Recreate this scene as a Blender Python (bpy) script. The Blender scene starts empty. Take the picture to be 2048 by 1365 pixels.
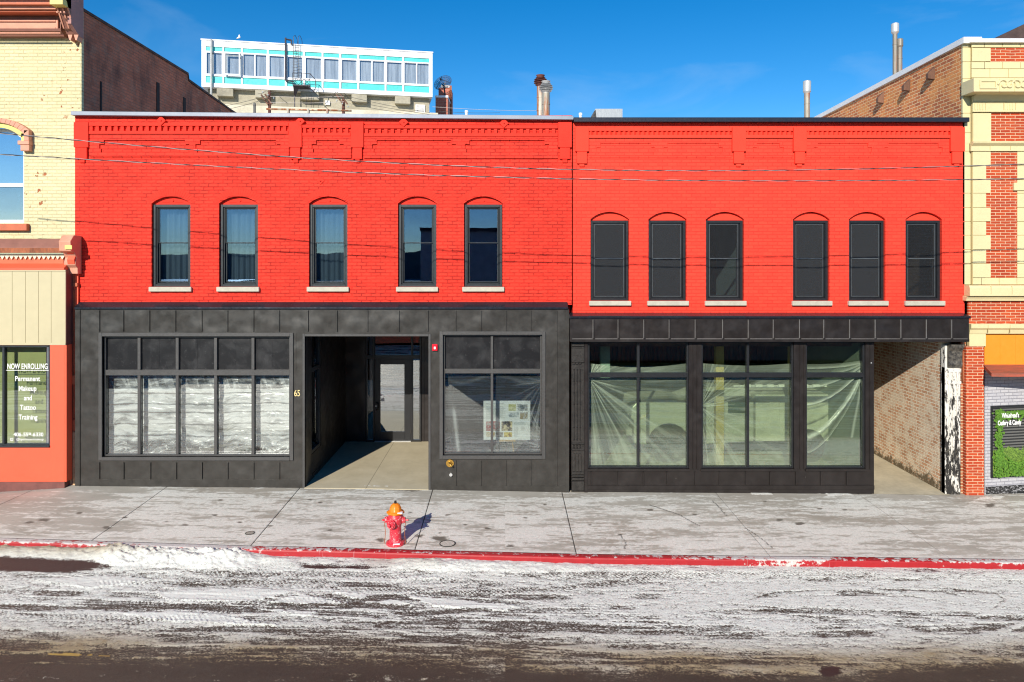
import bpy, math, random
import numpy as np
from mathutils import Vector, Matrix
random.seed(7); rng = np.random.default_rng(11)
sc = bpy.context.scene
C = sc.collection
# ------------------------------------------------------------------ camera
F, CX, CY, CAMY, CAMZ = 1400.0, 1010.0, 525.0, -15.38, 4.91
def X(px, y=0.0): return (px-CX)*(y-CAMY)/F          # a point at depth y that the photo shows at px / py
def Z(py, y=0.0): return CAMZ+(CY-py)*(y-CAMY)/F
cam = bpy.data.cameras.new('camera'); camo = bpy.data.objects.new('camera', cam); C.objects.link(camo)
camo.location = (0, CAMY, CAMZ); camo.rotation_euler = (math.radians(90), 0, 0)
cam.sensor_width = 36; cam.lens = F/2048*36
cam.shift_x = (1024-CX)/2048; cam.shift_y = -(682.5-CY)/2048
cam.clip_start = .1; cam.clip_end = 2000; sc.camera = camo
# ------------------------------------------------------------------ light
EL, AZ = math.radians(26.0), math.radians(18.4)
sund = Vector((-math.sin(AZ)*math.cos(EL), -math.cos(AZ)*math.cos(EL), math.sin(EL)))
sl = bpy.data.lights.new('sun', 'SUN'); sl.energy = 4.2; sl.angle = math.radians(.5); sl.color = (1, .93, .82)
so = bpy.data.objects.new('sun', sl); C.objects.link(so); so.rotation_euler = sund.to_track_quat('Z', 'Y').to_euler()
so.location = (-10, -30, 20)
w = bpy.data.worlds.new('World'); sc.world = w; w.use_nodes = True
nt = w.node_tree; nt.nodes.clear()
sky = nt.nodes.new('ShaderNodeTexSky'); sky.sky_type = 'NISHITA'; sky.sun_disc = False
sky.sun_elevation = EL; sky.sun_rotation = math.radians(198.4); sky.altitude = 1700; sky.air_density = 1.0
sky.dust_density = .25; sky.ozone_density = 2.5
hs = nt.nodes.new('ShaderNodeHueSaturation'); hs.inputs['Saturation'].default_value = 1.42; hs.inputs['Hue'].default_value = .5; hs.inputs['Value'].default_value = .96
tc = nt.nodes.new('ShaderNodeTexCoord'); mp = nt.nodes.new('ShaderNodeMapping'); mp.inputs['Scale'].default_value = (1.6, 1.6, 5)
mp.inputs['Rotation'].default_value = (0, .5, 0)
cn = nt.nodes.new('ShaderNodeTexNoise'); cn.inputs['Scale'].default_value = 2.2; cn.inputs['Detail'].default_value = 7; cn.inputs['Roughness'].default_value = .55
cn.inputs['Distortion'].default_value = .6
cr = nt.nodes.new('ShaderNodeMapRange'); cr.inputs[1].default_value = .52; cr.inputs[2].default_value = .85; cr.inputs[3].default_value = 0; cr.inputs[4].default_value = .3
mx = nt.nodes.new('ShaderNodeMixRGB'); mx.inputs[2].default_value = (3.2, 4.6, 6.2, 1)
bg = nt.nodes.new('ShaderNodeBackground'); bg.inputs[1].default_value = .11
wo = nt.nodes.new('ShaderNodeOutputWorld')
L = nt.links.new
L(sky.outputs[0], hs.inputs['Color']); L(tc.outputs['Generated'], mp.inputs[0]); L(mp.outputs[0], cn.inputs[0]); L(cn.outputs[0], cr.inputs[0])
L(cr.outputs[0], mx.inputs[0]); L(hs.outputs[0], mx.inputs[1]); L(mx.outputs[0], bg.inputs[0]); L(bg.outputs[0], wo.inputs[0])
sc.view_settings.view_transform = 'Standard'; sc.view_settings.look = 'None'; sc.view_settings.exposure = .46; sc.view_settings.gamma = 1
sc.view_settings.use_curve_mapping = False
sc.render.engine = 'CYCLES'
sc.cycles.max_bounces = 8; sc.cycles.transparent_max_bounces = 16; sc.cycles.diffuse_bounces = 3; sc.cycles.glossy_bounces = 4
sc.cycles.caustics_reflective = False; sc.cycles.caustics_refractive = False; sc.cycles.sample_clamp_indirect = 5
sc.cycles.use_denoising = True; sc.cycles.filter_width = 1.15

# ------------------------------------------------------------------ materials
def setc(s, c): s.default_value = (c[0], c[1], c[2], 1)
class NT:
    def __init__(s, name):
        s.m = bpy.data.materials.new(name); s.m.use_nodes = True; s.t = s.m.node_tree; s.t.nodes.clear()
        s.out = s.t.nodes.new('ShaderNodeOutputMaterial'); s.co = s.t.nodes.new('ShaderNodeTexCoord').outputs['Object']
    def n(s, t, **k):
        o = s.t.nodes.new(t)
        for a, v in k.items(): setattr(o, a, v)
        return o
    def l(s, a, b): s.t.links.new(a, b)
    def mapc(s, sc_=(1, 1, 1), rot=(0, 0, 0), src=None):
        o = s.n('ShaderNodeMapping'); o.inputs['Scale'].default_value = sc_; o.inputs['Rotation'].default_value = rot
        s.l(src or s.co, o.inputs[0]); return o.outputs[0]
    def noise(s, scale, detail=5, rough=.55, vec=None, dist=0):
        o = s.n('ShaderNodeTexNoise'); o.inputs['Scale'].default_value = scale; o.inputs['Detail'].default_value = detail
        o.inputs['Roughness'].default_value = rough; o.inputs['Distortion'].default_value = dist; s.l(vec or s.co, o.inputs[0]); return o.outputs[0]
    def rng(s, v, a, b, c=0, d=1):
        o = s.n('ShaderNodeMapRange'); s.l(v, o.inputs[0])
        for i, q in enumerate((a, b, c, d)): o.inputs[i+1].default_value = q
        return o.outputs[0]
    def mul(s, a, b, op='MULTIPLY'):
        o = s.n('ShaderNodeMath', operation=op)
        for i, q in enumerate((a, b)):
            if isinstance(q, (int, float)): o.inputs[i].default_value = q
            else: s.l(q, o.inputs[i])
        return o.outputs[0]
    def mix(s, f, a, b, mode='MIX'):
        o = s.n('ShaderNodeMixRGB', blend_type=mode)
        for i, q in enumerate((f, a, b)):
            if isinstance(q, (int, float)): o.inputs[i].default_value = q if i == 0 else (q, q, q, 1)
            elif isinstance(q, tuple): setc(o.inputs[i], q)
            else: s.l(q, o.inputs[i])
        return o.outputs[0]
    def attr(s, name):
        o = s.n('ShaderNodeAttribute'); o.attribute_name = name; return o.outputs['Fac']
    def bump(s, h, strength=.5, dist=.01, nrm=None):
        o = s.n('ShaderNodeBump'); o.inputs['Strength'].default_value = strength; o.inputs['Distance'].default_value = dist
        s.l(h, o.inputs['Height'])
        if nrm: s.l(nrm, o.inputs['Normal'])
        return o.outputs[0]
    def bsdf(s, col, rough=.6, metal=0, nrm=None, spec=.5):
        o = s.n('ShaderNodeBsdfPrincipled')
        for k, q in (('Base Color', col), ('Roughness', rough), ('Metallic', metal), ('Specular IOR Level', spec)):
            if isinstance(q, (int, float)): o.inputs[k].default_value = q
            elif isinstance(q, tuple): setc(o.inputs[k], q)
            else: s.l(q, o.inputs[k])
        if nrm: s.l(nrm, o.inputs['Normal'])
        s.l(o.outputs[0], s.out.inputs[0]); return o
def plain(name, col, rough=.6, metal=0, var=.15, scale=3.0, bump=.0, spec=.5, stretch=(1, 1, 1), bscale=20):
    t = NT(name); v = t.mapc(stretch); n = t.noise(scale, 6, .6, v); n2 = t.noise(scale*9, 4, .6, v)
    f = t.mul(t.rng(n, .3, .7, -var, var), t.rng(n2, .3, .7, -var*.5, var*.5), 'ADD')
    g = t.mul(f, 1.0, 'ADD')
    c = t.mix(1.0, col, g, 'MULTIPLY')
    nr = t.bump(t.noise(bscale, 5, .6, v), .6, bump) if bump else None
    t.bsdf(c, t.rng(n2, .2, .8, max(.02, rough-.1), min(1, rough+.1)), metal, nr, spec); return t.m
def brick(name, axis, c1, c2, cm, bw=.21, rh=.0755, mort=.006, bumpd=.008, joint=1.0, stain=None, chips=None, wob=.004, rough=.75, smear=None, off=.5, huev=.1, msm=.15):
    t = NT(name); sep = t.n('ShaderNodeSeparateXYZ'); t.l(t.co, sep.inputs[0]); cb = t.n('ShaderNodeCombineXYZ')
    wn = t.noise(6, 3, .5); wv = t.mul(t.mul(wn, -.5, 'ADD'), wob*4)
    t.l(t.mul(sep.outputs[axis], wv, 'ADD'), cb.inputs[0]); t.l(t.mul(sep.outputs[2], wv, 'ADD'), cb.inputs[1])
    b = t.n('ShaderNodeTexBrick'); b.offset = off; t.l(cb.outputs[0], b.inputs['Vector']); b.inputs['Scale'].default_value = 1
    b.inputs['Mortar Size'].default_value = mort; b.inputs['Mortar Smooth'].default_value = msm; b.inputs['Brick Width'].default_value = bw
    b.inputs['Row Height'].default_value = rh; b.inputs['Bias'].default_value = 0
    setc(b.inputs['Color1'], c1); setc(b.inputs['Color2'], c2); setc(b.inputs['Mortar'], cm)
    big = t.noise(.8, 6, .6); fine = t.noise(25, 5, .65)
    col = b.outputs['Color']
    if joint < 1:      # painted wall: joints show only here and there
        setc(b.inputs['Mortar'], tuple((p_+q_)/2 for p_, q_ in zip(c1, c2)))
        jn = t.rng(t.noise(3.0, 6, .75), .38, .60, .12, 1)
        col = t.mix(t.mul(b.outputs['Fac'], t.mul(jn, joint)), col, cm)
    col = t.mix(1.0, col, t.rng(big, .3, .7, 1-huev, 1+huev), 'MULTIPLY')
    col = t.mix(1.0, col, t.rng(fine, .3, .7, .9, 1.1), 'MULTIPLY')
    if smear:           # old plaster / lime smeared across
        s0 = smear[3] if len(smear) > 3 else .5; sn = t.rng(t.noise(smear[1], 8, .7), s0, s0+.1, 0, smear[2]); col = t.mix(sn, col, smear[0])
    if stain:
        sn = t.rng(t.noise(stain[1], 7, .7, t.mapc((1, 1, stain[3] if len(stain) > 3 else 1))), .52, .68, 0, stain[2]); col = t.mix(sn, col, stain[0])
    hgt = t.mul(t.rng(b.outputs['Fac'], 0, 1, 1, 0), t.mul(fine, .25), 'ADD')
    if chips:
        vn = t.rng(t.noise(chips[1], 3, .5), chips[2], chips[2]+.008, 0, 1); vn = t.mul(vn, t.rng(t.noise(.9, 2), .5, .56, 0, 1))
        col = t.mix(vn, col, chips[0]); hgt = t.mul(hgt, t.mul(vn, -.8), 'ADD')
    t.bsdf(col, rough, 0, t.bump(hgt, 1.0, bumpd), .25); return t.m
RED1, RED2 = (.87, .046, .023), (.76, .036, .018)
m_red = brick('painted red brick', 0, RED1, RED2, (.40, .014, .008), joint=1-1e-3, bumpd=.035, mort=.010, huev=.13, wob=.007)
m_red2 = brick('smooth painted red brick', 0, (.90, .058, .030), (.82, .048, .026), (.50, .020, .012), joint=.6, bumpd=.008, mort=.006, wob=.002, huev=.05)
m_redtrim = plain('red painted trim', (.80, .038, .020), .75, var=.08, bump=.006, scale=5, spec=.2)
m_redtrim2 = plain('red painted trim smooth', (.88, .056, .029), .75, var=.05, bump=.002, scale=5, spec=.2)
m_cream = brick('cream painted brick', 0, (.71, .64, .38), (.67, .59, .34), (.50, .42, .22), joint=.7, bumpd=.018, mort=.008, chips=((.42, .14, .06), 7.5, .665), huev=.07)
m_brown = brick('brown side brick', 1, (.62, .20, .11), (.48, .15, .08), (.40, .18, .12), bumpd=.02, stain=((.13, .06, .045), 1.4, .8, .35), huev=.2, smear=((.40, .22, .15), 3.0, .5))
m_side = brick('weathered side brick', 1, (.74, .25, .09), (.44, .13, .06), (.90, .62, .34), bumpd=.012, mort=.011, bw=.225, rh=.08, smear=((.82, .38, .12), 1.6, .5), huev=.2, msm=.3)
m_alley = brick('lime washed old brick', 1, (.72, .40, .23), (.54, .28, .16), (.93, .84, .64), bumpd=.015, mort=.012, smear=((.92, .82, .62), 3.5, .6, .45), stain=((.60, .42, .26), 2.2, .3), huev=.15, msm=.3)
m_neat = brick('neat red brick', 0, (.50, .075, .022), (.38, .045, .016), (.70, .46, .29), bw=.215, rh=.0625, mort=.0065, bumpd=.006, huev=.1)
m_greybrick = brick('grey painted brick', 0, (.48, .48, .50), (.43, .43, .46), (.27, .27, .31), bumpd=.008, joint=1.0, rh=.07, huev=.06)
m_farbrick = brick('far red brick', 0, (.52, .15, .10), (.46, .12, .08), (.5, .3, .22), rh=.12, bw=.35, mort=.012, bumpd=.004)
m_terra = plain('glazed cream terracotta', (.67, .58, .32), .45, var=.05, scale=2, spec=.5)
m_joint = plain('terracotta joint', (.42, .33, .15), .8, var=.1)
m_white = plain('white metal coping', (.80, .80, .80), .4, var=.05)
m_galv = plain('galvanised coping', (.24, .27, .32), .5, .2, var=.12, scale=1.5)
m_blackcap = plain('black coping', (.018, .020, .030), .35, .2, var=.1)
m_sill = plain('limestone sill', (.47, .44, .35), .75, var=.12, scale=8, bump=.004)
m_frame = plain('black window frame', (.022, .027, .030), .38, 0, var=.1)
m_frame2 = plain('dark window frame', (.014, .015, .017), .4, 0, var=.1)
m_iron = plain('black cast iron', (.030, .027, .024), .38, .1, var=.35, scale=12, bump=.010)
m_tan = plain('tan metal panel', (.52, .455, .28), .5, var=.04, scale=.8)
m_coral = plain('coral painted panel', (.78, .105, .045), .55, var=.05, scale=1.2)
m_pink = plain('pink painted wood', (.62, .28, .18), .6, var=.12, scale=4, bump=.003)
m_mauve = plain('brown painted wood', (.25, .105, .075), .6, var=.15, scale=4, bump=.003)
m_dkbrown = plain('dark brown paint', (.17, .06, .05), .6, var=.2, scale=4)
m_yellow = plain('yellow paint', (.72, .62, .18), .55, var=.06)
m_terrac = plain('terracotta paint', (.52, .13, .055), .65, var=.12, scale=5)
m_orange = plain('orange panel', (.78, .27, .02), .5, var=.05, scale=1)
m_concr = plain('board marked concrete', (.36, .33, .25), .85, var=.28, scale=.55, bump=.03, bscale=3, stretch=(1, 1, 1.6))
m_floor = plain('pale concrete floor', (.50, .44, .31), .8, var=.14, scale=1.3, bump=.002)
m_turq = plain('turquoise panel', (.10, .60, .56), .3, var=.12, scale=.6)
m_whitep = plain('white paint', (.84, .84, .84), .4, var=.03)
m_rust = plain('rusty steel', (.30, .09, .035), .75, .1, var=.5, scale=5, bump=.01, stretch=(1, 1, .3))
m_galvr = None
def rusty(name, base, amt, sc_=3.0):
    t = NT(name); v = t.mapc((1.8, 1.8, .28)); n = t.noise(sc_, 7, .65, v)
    f = t.rng(n, amt, amt+.1, 0, 1); c = t.mix(f, base, (.36, .11, .03)); c = t.mix(t.rng(t.noise(sc_*3, 5, .6, v), .5, .7, 0, .5), c, (.16, .06, .03))
    c = t.mix(t.rng(t.noise(1.5, 3), .35, .65, 0, .25), c, (.2, .18, .14)); t.bsdf(c, .5, t.rng(f, 0, 1, .3, 0)); return t.m
m_galvr = rusty('rust streaked galvanised', (.40, .37, .30), .47)
m_galvp = rusty('weathered galvanised', (.26, .24, .20), .52)
m_tin = plain('bright tin', (.58, .58, .56), .32, .35, var=.08)
m_brass = plain('polished brass', (.75, .45, .10), .25, .9, var=.1)
m_gold = plain('gold letters', (.85, .68, .30), .35, .3, var=.05)
m_redpl = plain('red plastic', (.75, .012, .03), .3, var=.05)
m_letter = plain('white vinyl', (.88, .88, .86), .5, var=.02)
m_dark = plain('dark interior', (.035, .035, .037), .9, var=.3)
m_midgrey = plain('grey interior', (.34, .34, .33), .9, var=.2)
m_green = plain('olive blind', (.38, .43, .16), .7, var=.1, scale=1.5)
m_rope = plain('cable light strand', (.30, .27, .26), .5, .3, var=.2, scale=12)
m_cab = plain('cable dark strand', (.02, .02, .02), .6, var=.2)
m_wood = plain('weathered wood', (.16, .08, .05), .8, var=.4, scale=4, stretch=(1, 1, .2))
m_pine = plain('pine wood', (.55, .36, .14), .6, var=.2, scale=6)
m_rubber = plain('tyre rubber', (.03, .03, .03), .8, var=.2)
m_silver = plain('silver car paint', (.60, .59, .54), .3, .1, var=.05)
m_roofbounce = plain('pale bounce roof', (.62, .57, .52), .9, var=.2)  # unseen roofs made pale to bounce warm sunlight onto the brown wall
def cladding(name, col, sh):
    t = NT(name); n = t.noise(2.1, 1, .4); n2 = t.noise(6, 6, .6); sm = t.rng(t.noise(2.2, 6, .6, t.mapc((1, 1, .8)), .4), .48, .72, 0, 1)
    c = t.mix(1.0, col, t.rng(n2, .3, .7, .85, 1.15), 'MULTIPLY'); c = t.mix(t.mul(sm, sh), c, (.19, .19, .185))
    vd = t.n('ShaderNodeTexVoronoi'); vd.inputs['Scale'].default_value = 3.2; t.l(t.mapc((1, 1, .45)), vd.inputs[0])
    sp = t.rng(vd.outputs['Distance'], .012, .02, .5, 0); c = t.mix(sp, c, (.35, .35, .33))
    t.bsdf(c, t.rng(n2, .3, .7, .30, .44), .3, t.bump(n, .8, .06), .5); return t.m
m_clad = cladding('charcoal metal cladding', (.046, .043, .038), .05)
m_clad2 = cladding('brown black metal cladding', (.026, .0215, .020), .03)
m_cladtrim = plain('charcoal metal trim', (.075, .073, .070), .42, .2, var=.1)
m_cladtrim2 = plain('brown black metal trim', (.032, .027, .025), .42, .2, var=.1)
m_flash = plain('glossy black flashing', (.028, .036, .048), .22, .5, var=.2, scale=2)
m_spand = NT('smudged black spandrel'); _t = m_spand
_c = _t.mix(_t.rng(_t.noise(2.6, 6, .6, dist=.6), .45, .7, 0, .3), (.012, .012, .013), (.10, .10, .10))
_c = _t.mix(_t.rng(_t.noise(14, 5, .7), .6, .75, 0, .5), _c, (.12, .12, .12)); _t.bsdf(_c, .3, 0, None, .4); m_spand = m_spand.m
def glass(name, refl, tint=(.93, .95, .94), rough=.0, wav=.0, gc=(.95, .98, 1.0)):
    t = NT(name); g = t.n('ShaderNodeBsdfGlossy'); g.inputs['Roughness'].default_value = rough; setc(g.inputs[0], gc)
    tr = t.n('ShaderNodeBsdfTransparent'); setc(tr.inputs[0], tint); lw = t.n('ShaderNodeFresnel'); lw.inputs[0].default_value = 1.45
    nb = t.bump(t.noise(1.1, 2, .4), 1, wav if wav else .0008); t.l(nb, g.inputs['Normal'])
    f = t.mul(t.mul(lw.outputs[0], refl-.04, 'ADD'), 1.0, 'MINIMUM'); ms = t.n('ShaderNodeMixShader'); t.l(f, ms.inputs[0]); t.l(tr.outputs[0], ms.inputs[1])
    t.l(g.outputs[0], ms.inputs[2]); t.l(ms.outputs[0], t.out.inputs[0]); return t.m
m_glass = glass('shop window glass', .13); m_glassu = glass('upper window glass', .13, (.74, .82, .85), wav=.0015, gc=(.42, .66, 1.0))
m_glasss = glass('screened window glass', .055, (.75, .78, .80), wav=.002); m_glassd = glass('door glass', .34, (.6, .64, .62), wav=.0005)
m_glassp = glass('penthouse glass', .10, (.95, .96, .98))
t = NT('insect screen mesh'); tr = t.n('ShaderNodeBsdfTransparent'); df = t.n('ShaderNodeBsdfDiffuse'); setc(df.inputs[0], (.045, .048, .052)); ms = t.n('ShaderNodeMixShader'); ms.inputs[0].default_value = .5
t.l(tr.outputs[0], ms.inputs[1]); t.l(df.outputs[0], ms.inputs[2]); t.l(ms.outputs[0], t.out.inputs[0]); m_screen = t.m
m_screen2 = m_screen.copy(); [n for n in m_screen2.node_tree.nodes if n.type == 'MIX_SHADER'][0].inputs[0].default_value = .22; m_scrf = plain('grey screen frame', (.10, .11, .115), .4, .3)
def film(name, lo, hi, tint=(.93, .95, .93)):
    t = NT(name); a = t.attr('opac'); p = t.n('ShaderNodeBsdfPrincipled'); setc(p.inputs['Base Color'], (.93, .94, .93)); p.inputs['Roughness'].default_value = .22
    p.inputs['Transmission Weight'].default_value = 0
    tl = t.n('ShaderNodeBsdfTranslucent'); setc(tl.inputs[0], (.7, .75, .7)); m1 = t.n('ShaderNodeMixShader'); m1.inputs[0].default_value = .2
    t.l(p.outputs[0], m1.inputs[1]); t.l(tl.outputs[0], m1.inputs[2])
    tr = t.n('ShaderNodeBsdfTransparent'); setc(tr.inputs[0], tint); ms = t.n('ShaderNodeMixShader'); t.l(t.rng(a, 0, 1, lo, hi), ms.inputs[0])
    t.l(tr.outputs[0], ms.inputs[1]); t.l(m1.outputs[0], ms.inputs[2]); t.l(ms.outputs[0], t.out.inputs[0]); return t.m
m_filmw = film('milky plastic film', .12, 1.0); m_filmc = film('clear plastic film', .03, .75); m_filmg = film('hazy plastic film', .16, .9, (.90, .94, .87))
def cloth(name):
    t = NT(name); wv = t.n('ShaderNodeTexWave'); wv.inputs['Scale'].default_value = 1.6; wv.inputs['Distortion'].default_value = 5; wv.inputs['Detail'].default_value = 3
    t.l(t.mapc((3, 3, .25)), wv.inputs[0]); c = t.mix(wv.outputs[1], (.10, .115, .13), (.125, .142, .158)); t.bsdf(c, .9); return t.m
m_curt = cloth('gauze curtain'); m_reflp = plain('blue grey glass reflection', (.44, .50, .53), .8, var=.4, scale=6, stretch=(1, 1, .04))
m_peel = NT('peeling black and white paint'); _t = m_peel
_v = _t.mapc((1.6, 1.6, .5)); _sep = _t.n('ShaderNodeSeparateXYZ'); _t.l(_t.co, _sep.inputs[0])
_bias = _t.rng(_sep.outputs[2], .2, 2.6, -.07, .065); _n = _t.mul(_t.noise(7, 8, .72, _v), _bias, 'ADD')
_c = _t.mix(_t.rng(_n, .47, .51, 0, 1), (.02, .018, .016), (.70, .67, .60)); _c = _t.mix(_t.rng(_t.noise(18, 5, .7, _v), .58, .66, 0, .6), _c, (.30, .27, .20))
_t.bsdf(_c, .7, 0, _t.bump(_n, 1, .03)); m_peel = _t.m

# ------------------------------------------------------------------ mesh helpers
class MB:
    def __init__(s): s.v = []; s.f = []
    def add(s, vs, fs):
        b = len(s.v); s.v += [tuple(v) for v in vs]; s.f += [tuple(i+b for i in f) for f in fs]; return s
    def box(s, x0, x1, y0, y1, z0, z1):
        x0, x1 = sorted((x0, x1)); y0, y1 = sorted((y0, y1)); z0, z1 = sorted((z0, z1))
        return s.add([(x0, y0, z0), (x1, y0, z0), (x1, y1, z0), (x0, y1, z0), (x0, y0, z1), (x1, y0, z1), (x1, y1, z1), (x0, y1, z1)],
              [(0, 3, 2, 1), (4, 5, 6, 7), (0, 1, 5, 4), (1, 2, 6, 5), (2, 3, 7, 6), (3, 0, 4, 7)])
    def quad(s, *p): return s.add(p, [tuple(range(len(p)))])
    def prism(s, poly, a0, a1, plane='xz'):       # poly extruded along the third axis
        def P(u, v, a): return {'xz': (u, a, v), 'yz': (a, u, v), 'xy': (u, v, a)}[plane]
        n = len(poly); ar = sum(poly[i][0]*poly[(i+1) % n][1]-poly[(i+1) % n][0]*poly[i][1] for i in range(n))
        if (ar < 0): poly = poly[::-1]
        vs = [P(u, v, a0) for u, v in poly]+[P(u, v, a1) for u, v in poly]
        fs = [tuple(range(n)), tuple(range(2*n-1, n-1, -1))]+[(i, n+i, n+(i+1) % n, (i+1) % n) for i in range(n)]
        if plane in ('yz', 'xy'): fs = [f[::-1] for f in fs]
        return s.add(vs, fs)
    def cyl(s, p0, p1, r0, r1=None, n=12, cap=True):
        r1 = r0 if r1 is None else r1; p0, p1 = Vector(p0), Vector(p1); d = (p1-p0).normalized()
        a = d.orthogonal().normalized(); b = d.cross(a)
        vs = [p0+(a*math.cos(2*math.pi*i/n)+b*math.sin(2*math.pi*i/n))*r0 for i in range(n)]+[p1+(a*math.cos(2*math.pi*i/n)+b*math.sin(2*math.pi*i/n))*r1 for i in range(n)]
        fs = [(i, (i+1) % n, n+(i+1) % n, n+i) for i in range(n)]
        if cap: fs += [tuple(range(n-1, -1, -1)), tuple(range(n, 2*n))]
        return s.add(vs, fs)
    def lathe(s, prof, cx, cy, n=24, z0=0, flute=0, fn=0):
        vs = []; m = len(prof)
        for r, z in prof:
            for i in range(n):
                a = 2*math.pi*i/n; rr = r*(1+flute*math.cos(fn*a)) if flute else r
                vs.append((cx+rr*math.cos(a), cy+rr*math.sin(a), z0+z))
        fs = [(k*n+i, k*n+(i+1) % n, (k+1)*n+(i+1) % n, (k+1)*n+i) for k in range(m-1) for i in range(n)]
        fs += [tuple(range(n-1, -1, -1)), tuple(range((m-1)*n, m*n))]
        return s.add(vs, fs)
    def tube(s, pts, r, n=6):
        pts = [Vector(p) for p in pts]; vs = []; m = len(pts); a = None
        for k, p in enumerate(pts):
            d = (pts[min(k+1, m-1)]-pts[max(k-1, 0)]).normalized()
            if a is None: a = d.orthogonal().normalized()
            a = (a-d*a.dot(d)).normalized(); b = d.cross(a)
            rr = r[k] if isinstance(r, (list, tuple)) else r
            vs += [p+(a*math.cos(2*math.pi*i/n)+b*math.sin(2*math.pi*i/n))*rr for i in range(n)]
        fs = [(k*n+i, k*n+(i+1) % n, (k+1)*n+(i+1) % n, (k+1)*n+i) for k in range(m-1) for i in range(n)]
        fs += [tuple(range(n-1, -1, -1)), tuple(range((m-1)*n, m*n))]
        return s.add(vs, fs)
    def holes(s, x0, x1, z0, z1, yf, yb, hs):
        xs = sorted({x0, x1, *[h[0] for h in hs], *[h[1] for h in hs]}); zs = sorted({z0, z1, *[h[2] for h in hs], *[h[3] for h in hs]})
        xs = [x for x in xs if x0-1e-6 <= x <= x1+1e-6]; zs = [z for z in zs if z0-1e-6 <= z <= z1+1e-6]
        for a, b in zip(xs, xs[1:]):
            for c, d in zip(zs, zs[1:]):
                mx_, mz = (a+b)/2, (c+d)/2
                if any(h[0] < mx_ < h[1] and h[2] < mz < h[3] for h in hs): continue
                s.quad((a, yf, c), (b, yf, c), (b, yf, d), (a, yf, d)); s.quad((b, yb, c), (a, yb, c), (a, yb, d), (b, yb, d))
        for h in hs:
            a, b, c, d = h[:4]
            s.quad((a, yf, c), (a, yf, d), (a, yb, d), (a, yb, c)); s.quad((b, yf, d), (b, yf, c), (b, yb, c), (b, yb, d))
            if c > z0+1e-6: s.quad((a, yf, c), (a, yb, c), (b, yb, c), (b, yf, c))
            if d < z1-1e-6: s.quad((a, yf, d), (b, yf, d), (b, yb, d), (a, yb, d))
        s.quad((x0, yf, z0), (x0, yf, z1), (x0, yb, z1), (x0, yb, z0)); s.quad((x1, yf, z1), (x1, yf, z0), (x1, yb, z0), (x1, yb, z1))
        s.quad((x0, yf, z1), (x1, yf, z1), (x1, yb, z1), (x0, yb, z1)); s.quad((x0, yf, z0), (x0, yb, z0), (x1, yb, z0), (x1, yf, z0))
        return s
    def frame(s, x0, x1, z0, z1, t, y0, y1):       # four bars butted end to end
        s.box(x0, x0+t, y0, y1, z0, z1); s.box(x1-t, x1, y0, y1, z0, z1); s.box(x0+t, x1-t, y0, y1, z1-t, z1); s.box(x0+t, x1-t, y0, y1, z0, z0+t); return s
def link(name, me, mat, parent=None, local=False, bevel=0, smooth=False, seg=1):
    o = bpy.data.objects.new(name, me); C.objects.link(o)
    if mat: me.materials.append(mat)
    if parent:
        o.parent = parent
        if not local and parent.type == 'EMPTY': o.location = -parent.location
    if smooth: me.polygons.foreach_set('use_smooth', [True]*len(me.polygons))
    if bevel:
        b = o.modifiers.new('bevel', 'BEVEL'); b.width = bevel; b.segments = seg; b.limit_method = 'ANGLE'
    return o
def obj(name, mb, mat, parent=None, **k):
    me = bpy.data.meshes.new(name); me.from_pydata(mb.v, [], mb.f); me.update(); return link(name, me, mat, parent, **k)
def thing(name, label, cat, loc=(0, 0, 0), group=None, rotz=0):
    o = bpy.data.objects.new(name, None); C.objects.link(o); o.location = loc; o.rotation_euler = (0, 0, rotz)
    o.empty_display_size = .3; return tag(o, label, cat, group)
def tag(o, label, cat, group=None):
    o['label'] = label; o['category'] = cat
    if group: o['group'] = group
    return o
def struct(o, kind='structure'): o['kind'] = kind; return o
def text(name, s, size, mat, parent, x, y, z, sx=1.0, ext=.003, align='CENTER', rotz=0, bold=0, space=1.0):
    cu = bpy.data.curves.new(name, 'FONT'); cu.body = s; cu.size = size; cu.extrude = ext; cu.align_x = align; cu.offset = bold; cu.space_character = space
    t = bpy.data.objects.new(name, cu); C.objects.link(t); dg = bpy.context.evaluated_depsgraph_get()
    me = bpy.data.meshes.new_from_object(t.evaluated_get(dg)); bpy.data.objects.remove(t); me.name = name
    me.transform(Matrix.Translation((x, y, z)) @ Matrix.Rotation(rotz, 4, 'Z') @ Matrix.Rotation(math.pi/2, 4, 'X') @ Matrix.Diagonal((sx, 1, 1, 1)))
    me.materials.clear(); return link(name, me, mat, parent)
def vnoise(x, y, seed=0):
    r = np.random.default_rng(seed).random((257, 257)); xi = np.floor(x).astype(int); yi = np.floor(y).astype(int); fx_ = x-xi; fy = y-yi
    fx_ = fx_*fx_*(3-2*fx_); fy = fy*fy*(3-2*fy); a = xi % 256; b = yi % 256
    return (r[a, b]*(1-fx_)+r[a+1, b]*fx_)*(1-fy)+(r[a, b+1]*(1-fx_)+r[a+1, b+1]*fx_)*fy
def fbm(x, y, o=5, seed=0, rough=.5):
    t = 0; a = 1; n = 0
    for i in range(o): t = t+a*vnoise(x*2**i+17.3*i, y*2**i+9.1*i, seed+i); n += a; a *= rough
    return t/n
def sstep(a, b, v): t = np.clip((v-a)/(b-a), 0, 1); return t*t*(3-2*t)
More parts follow.
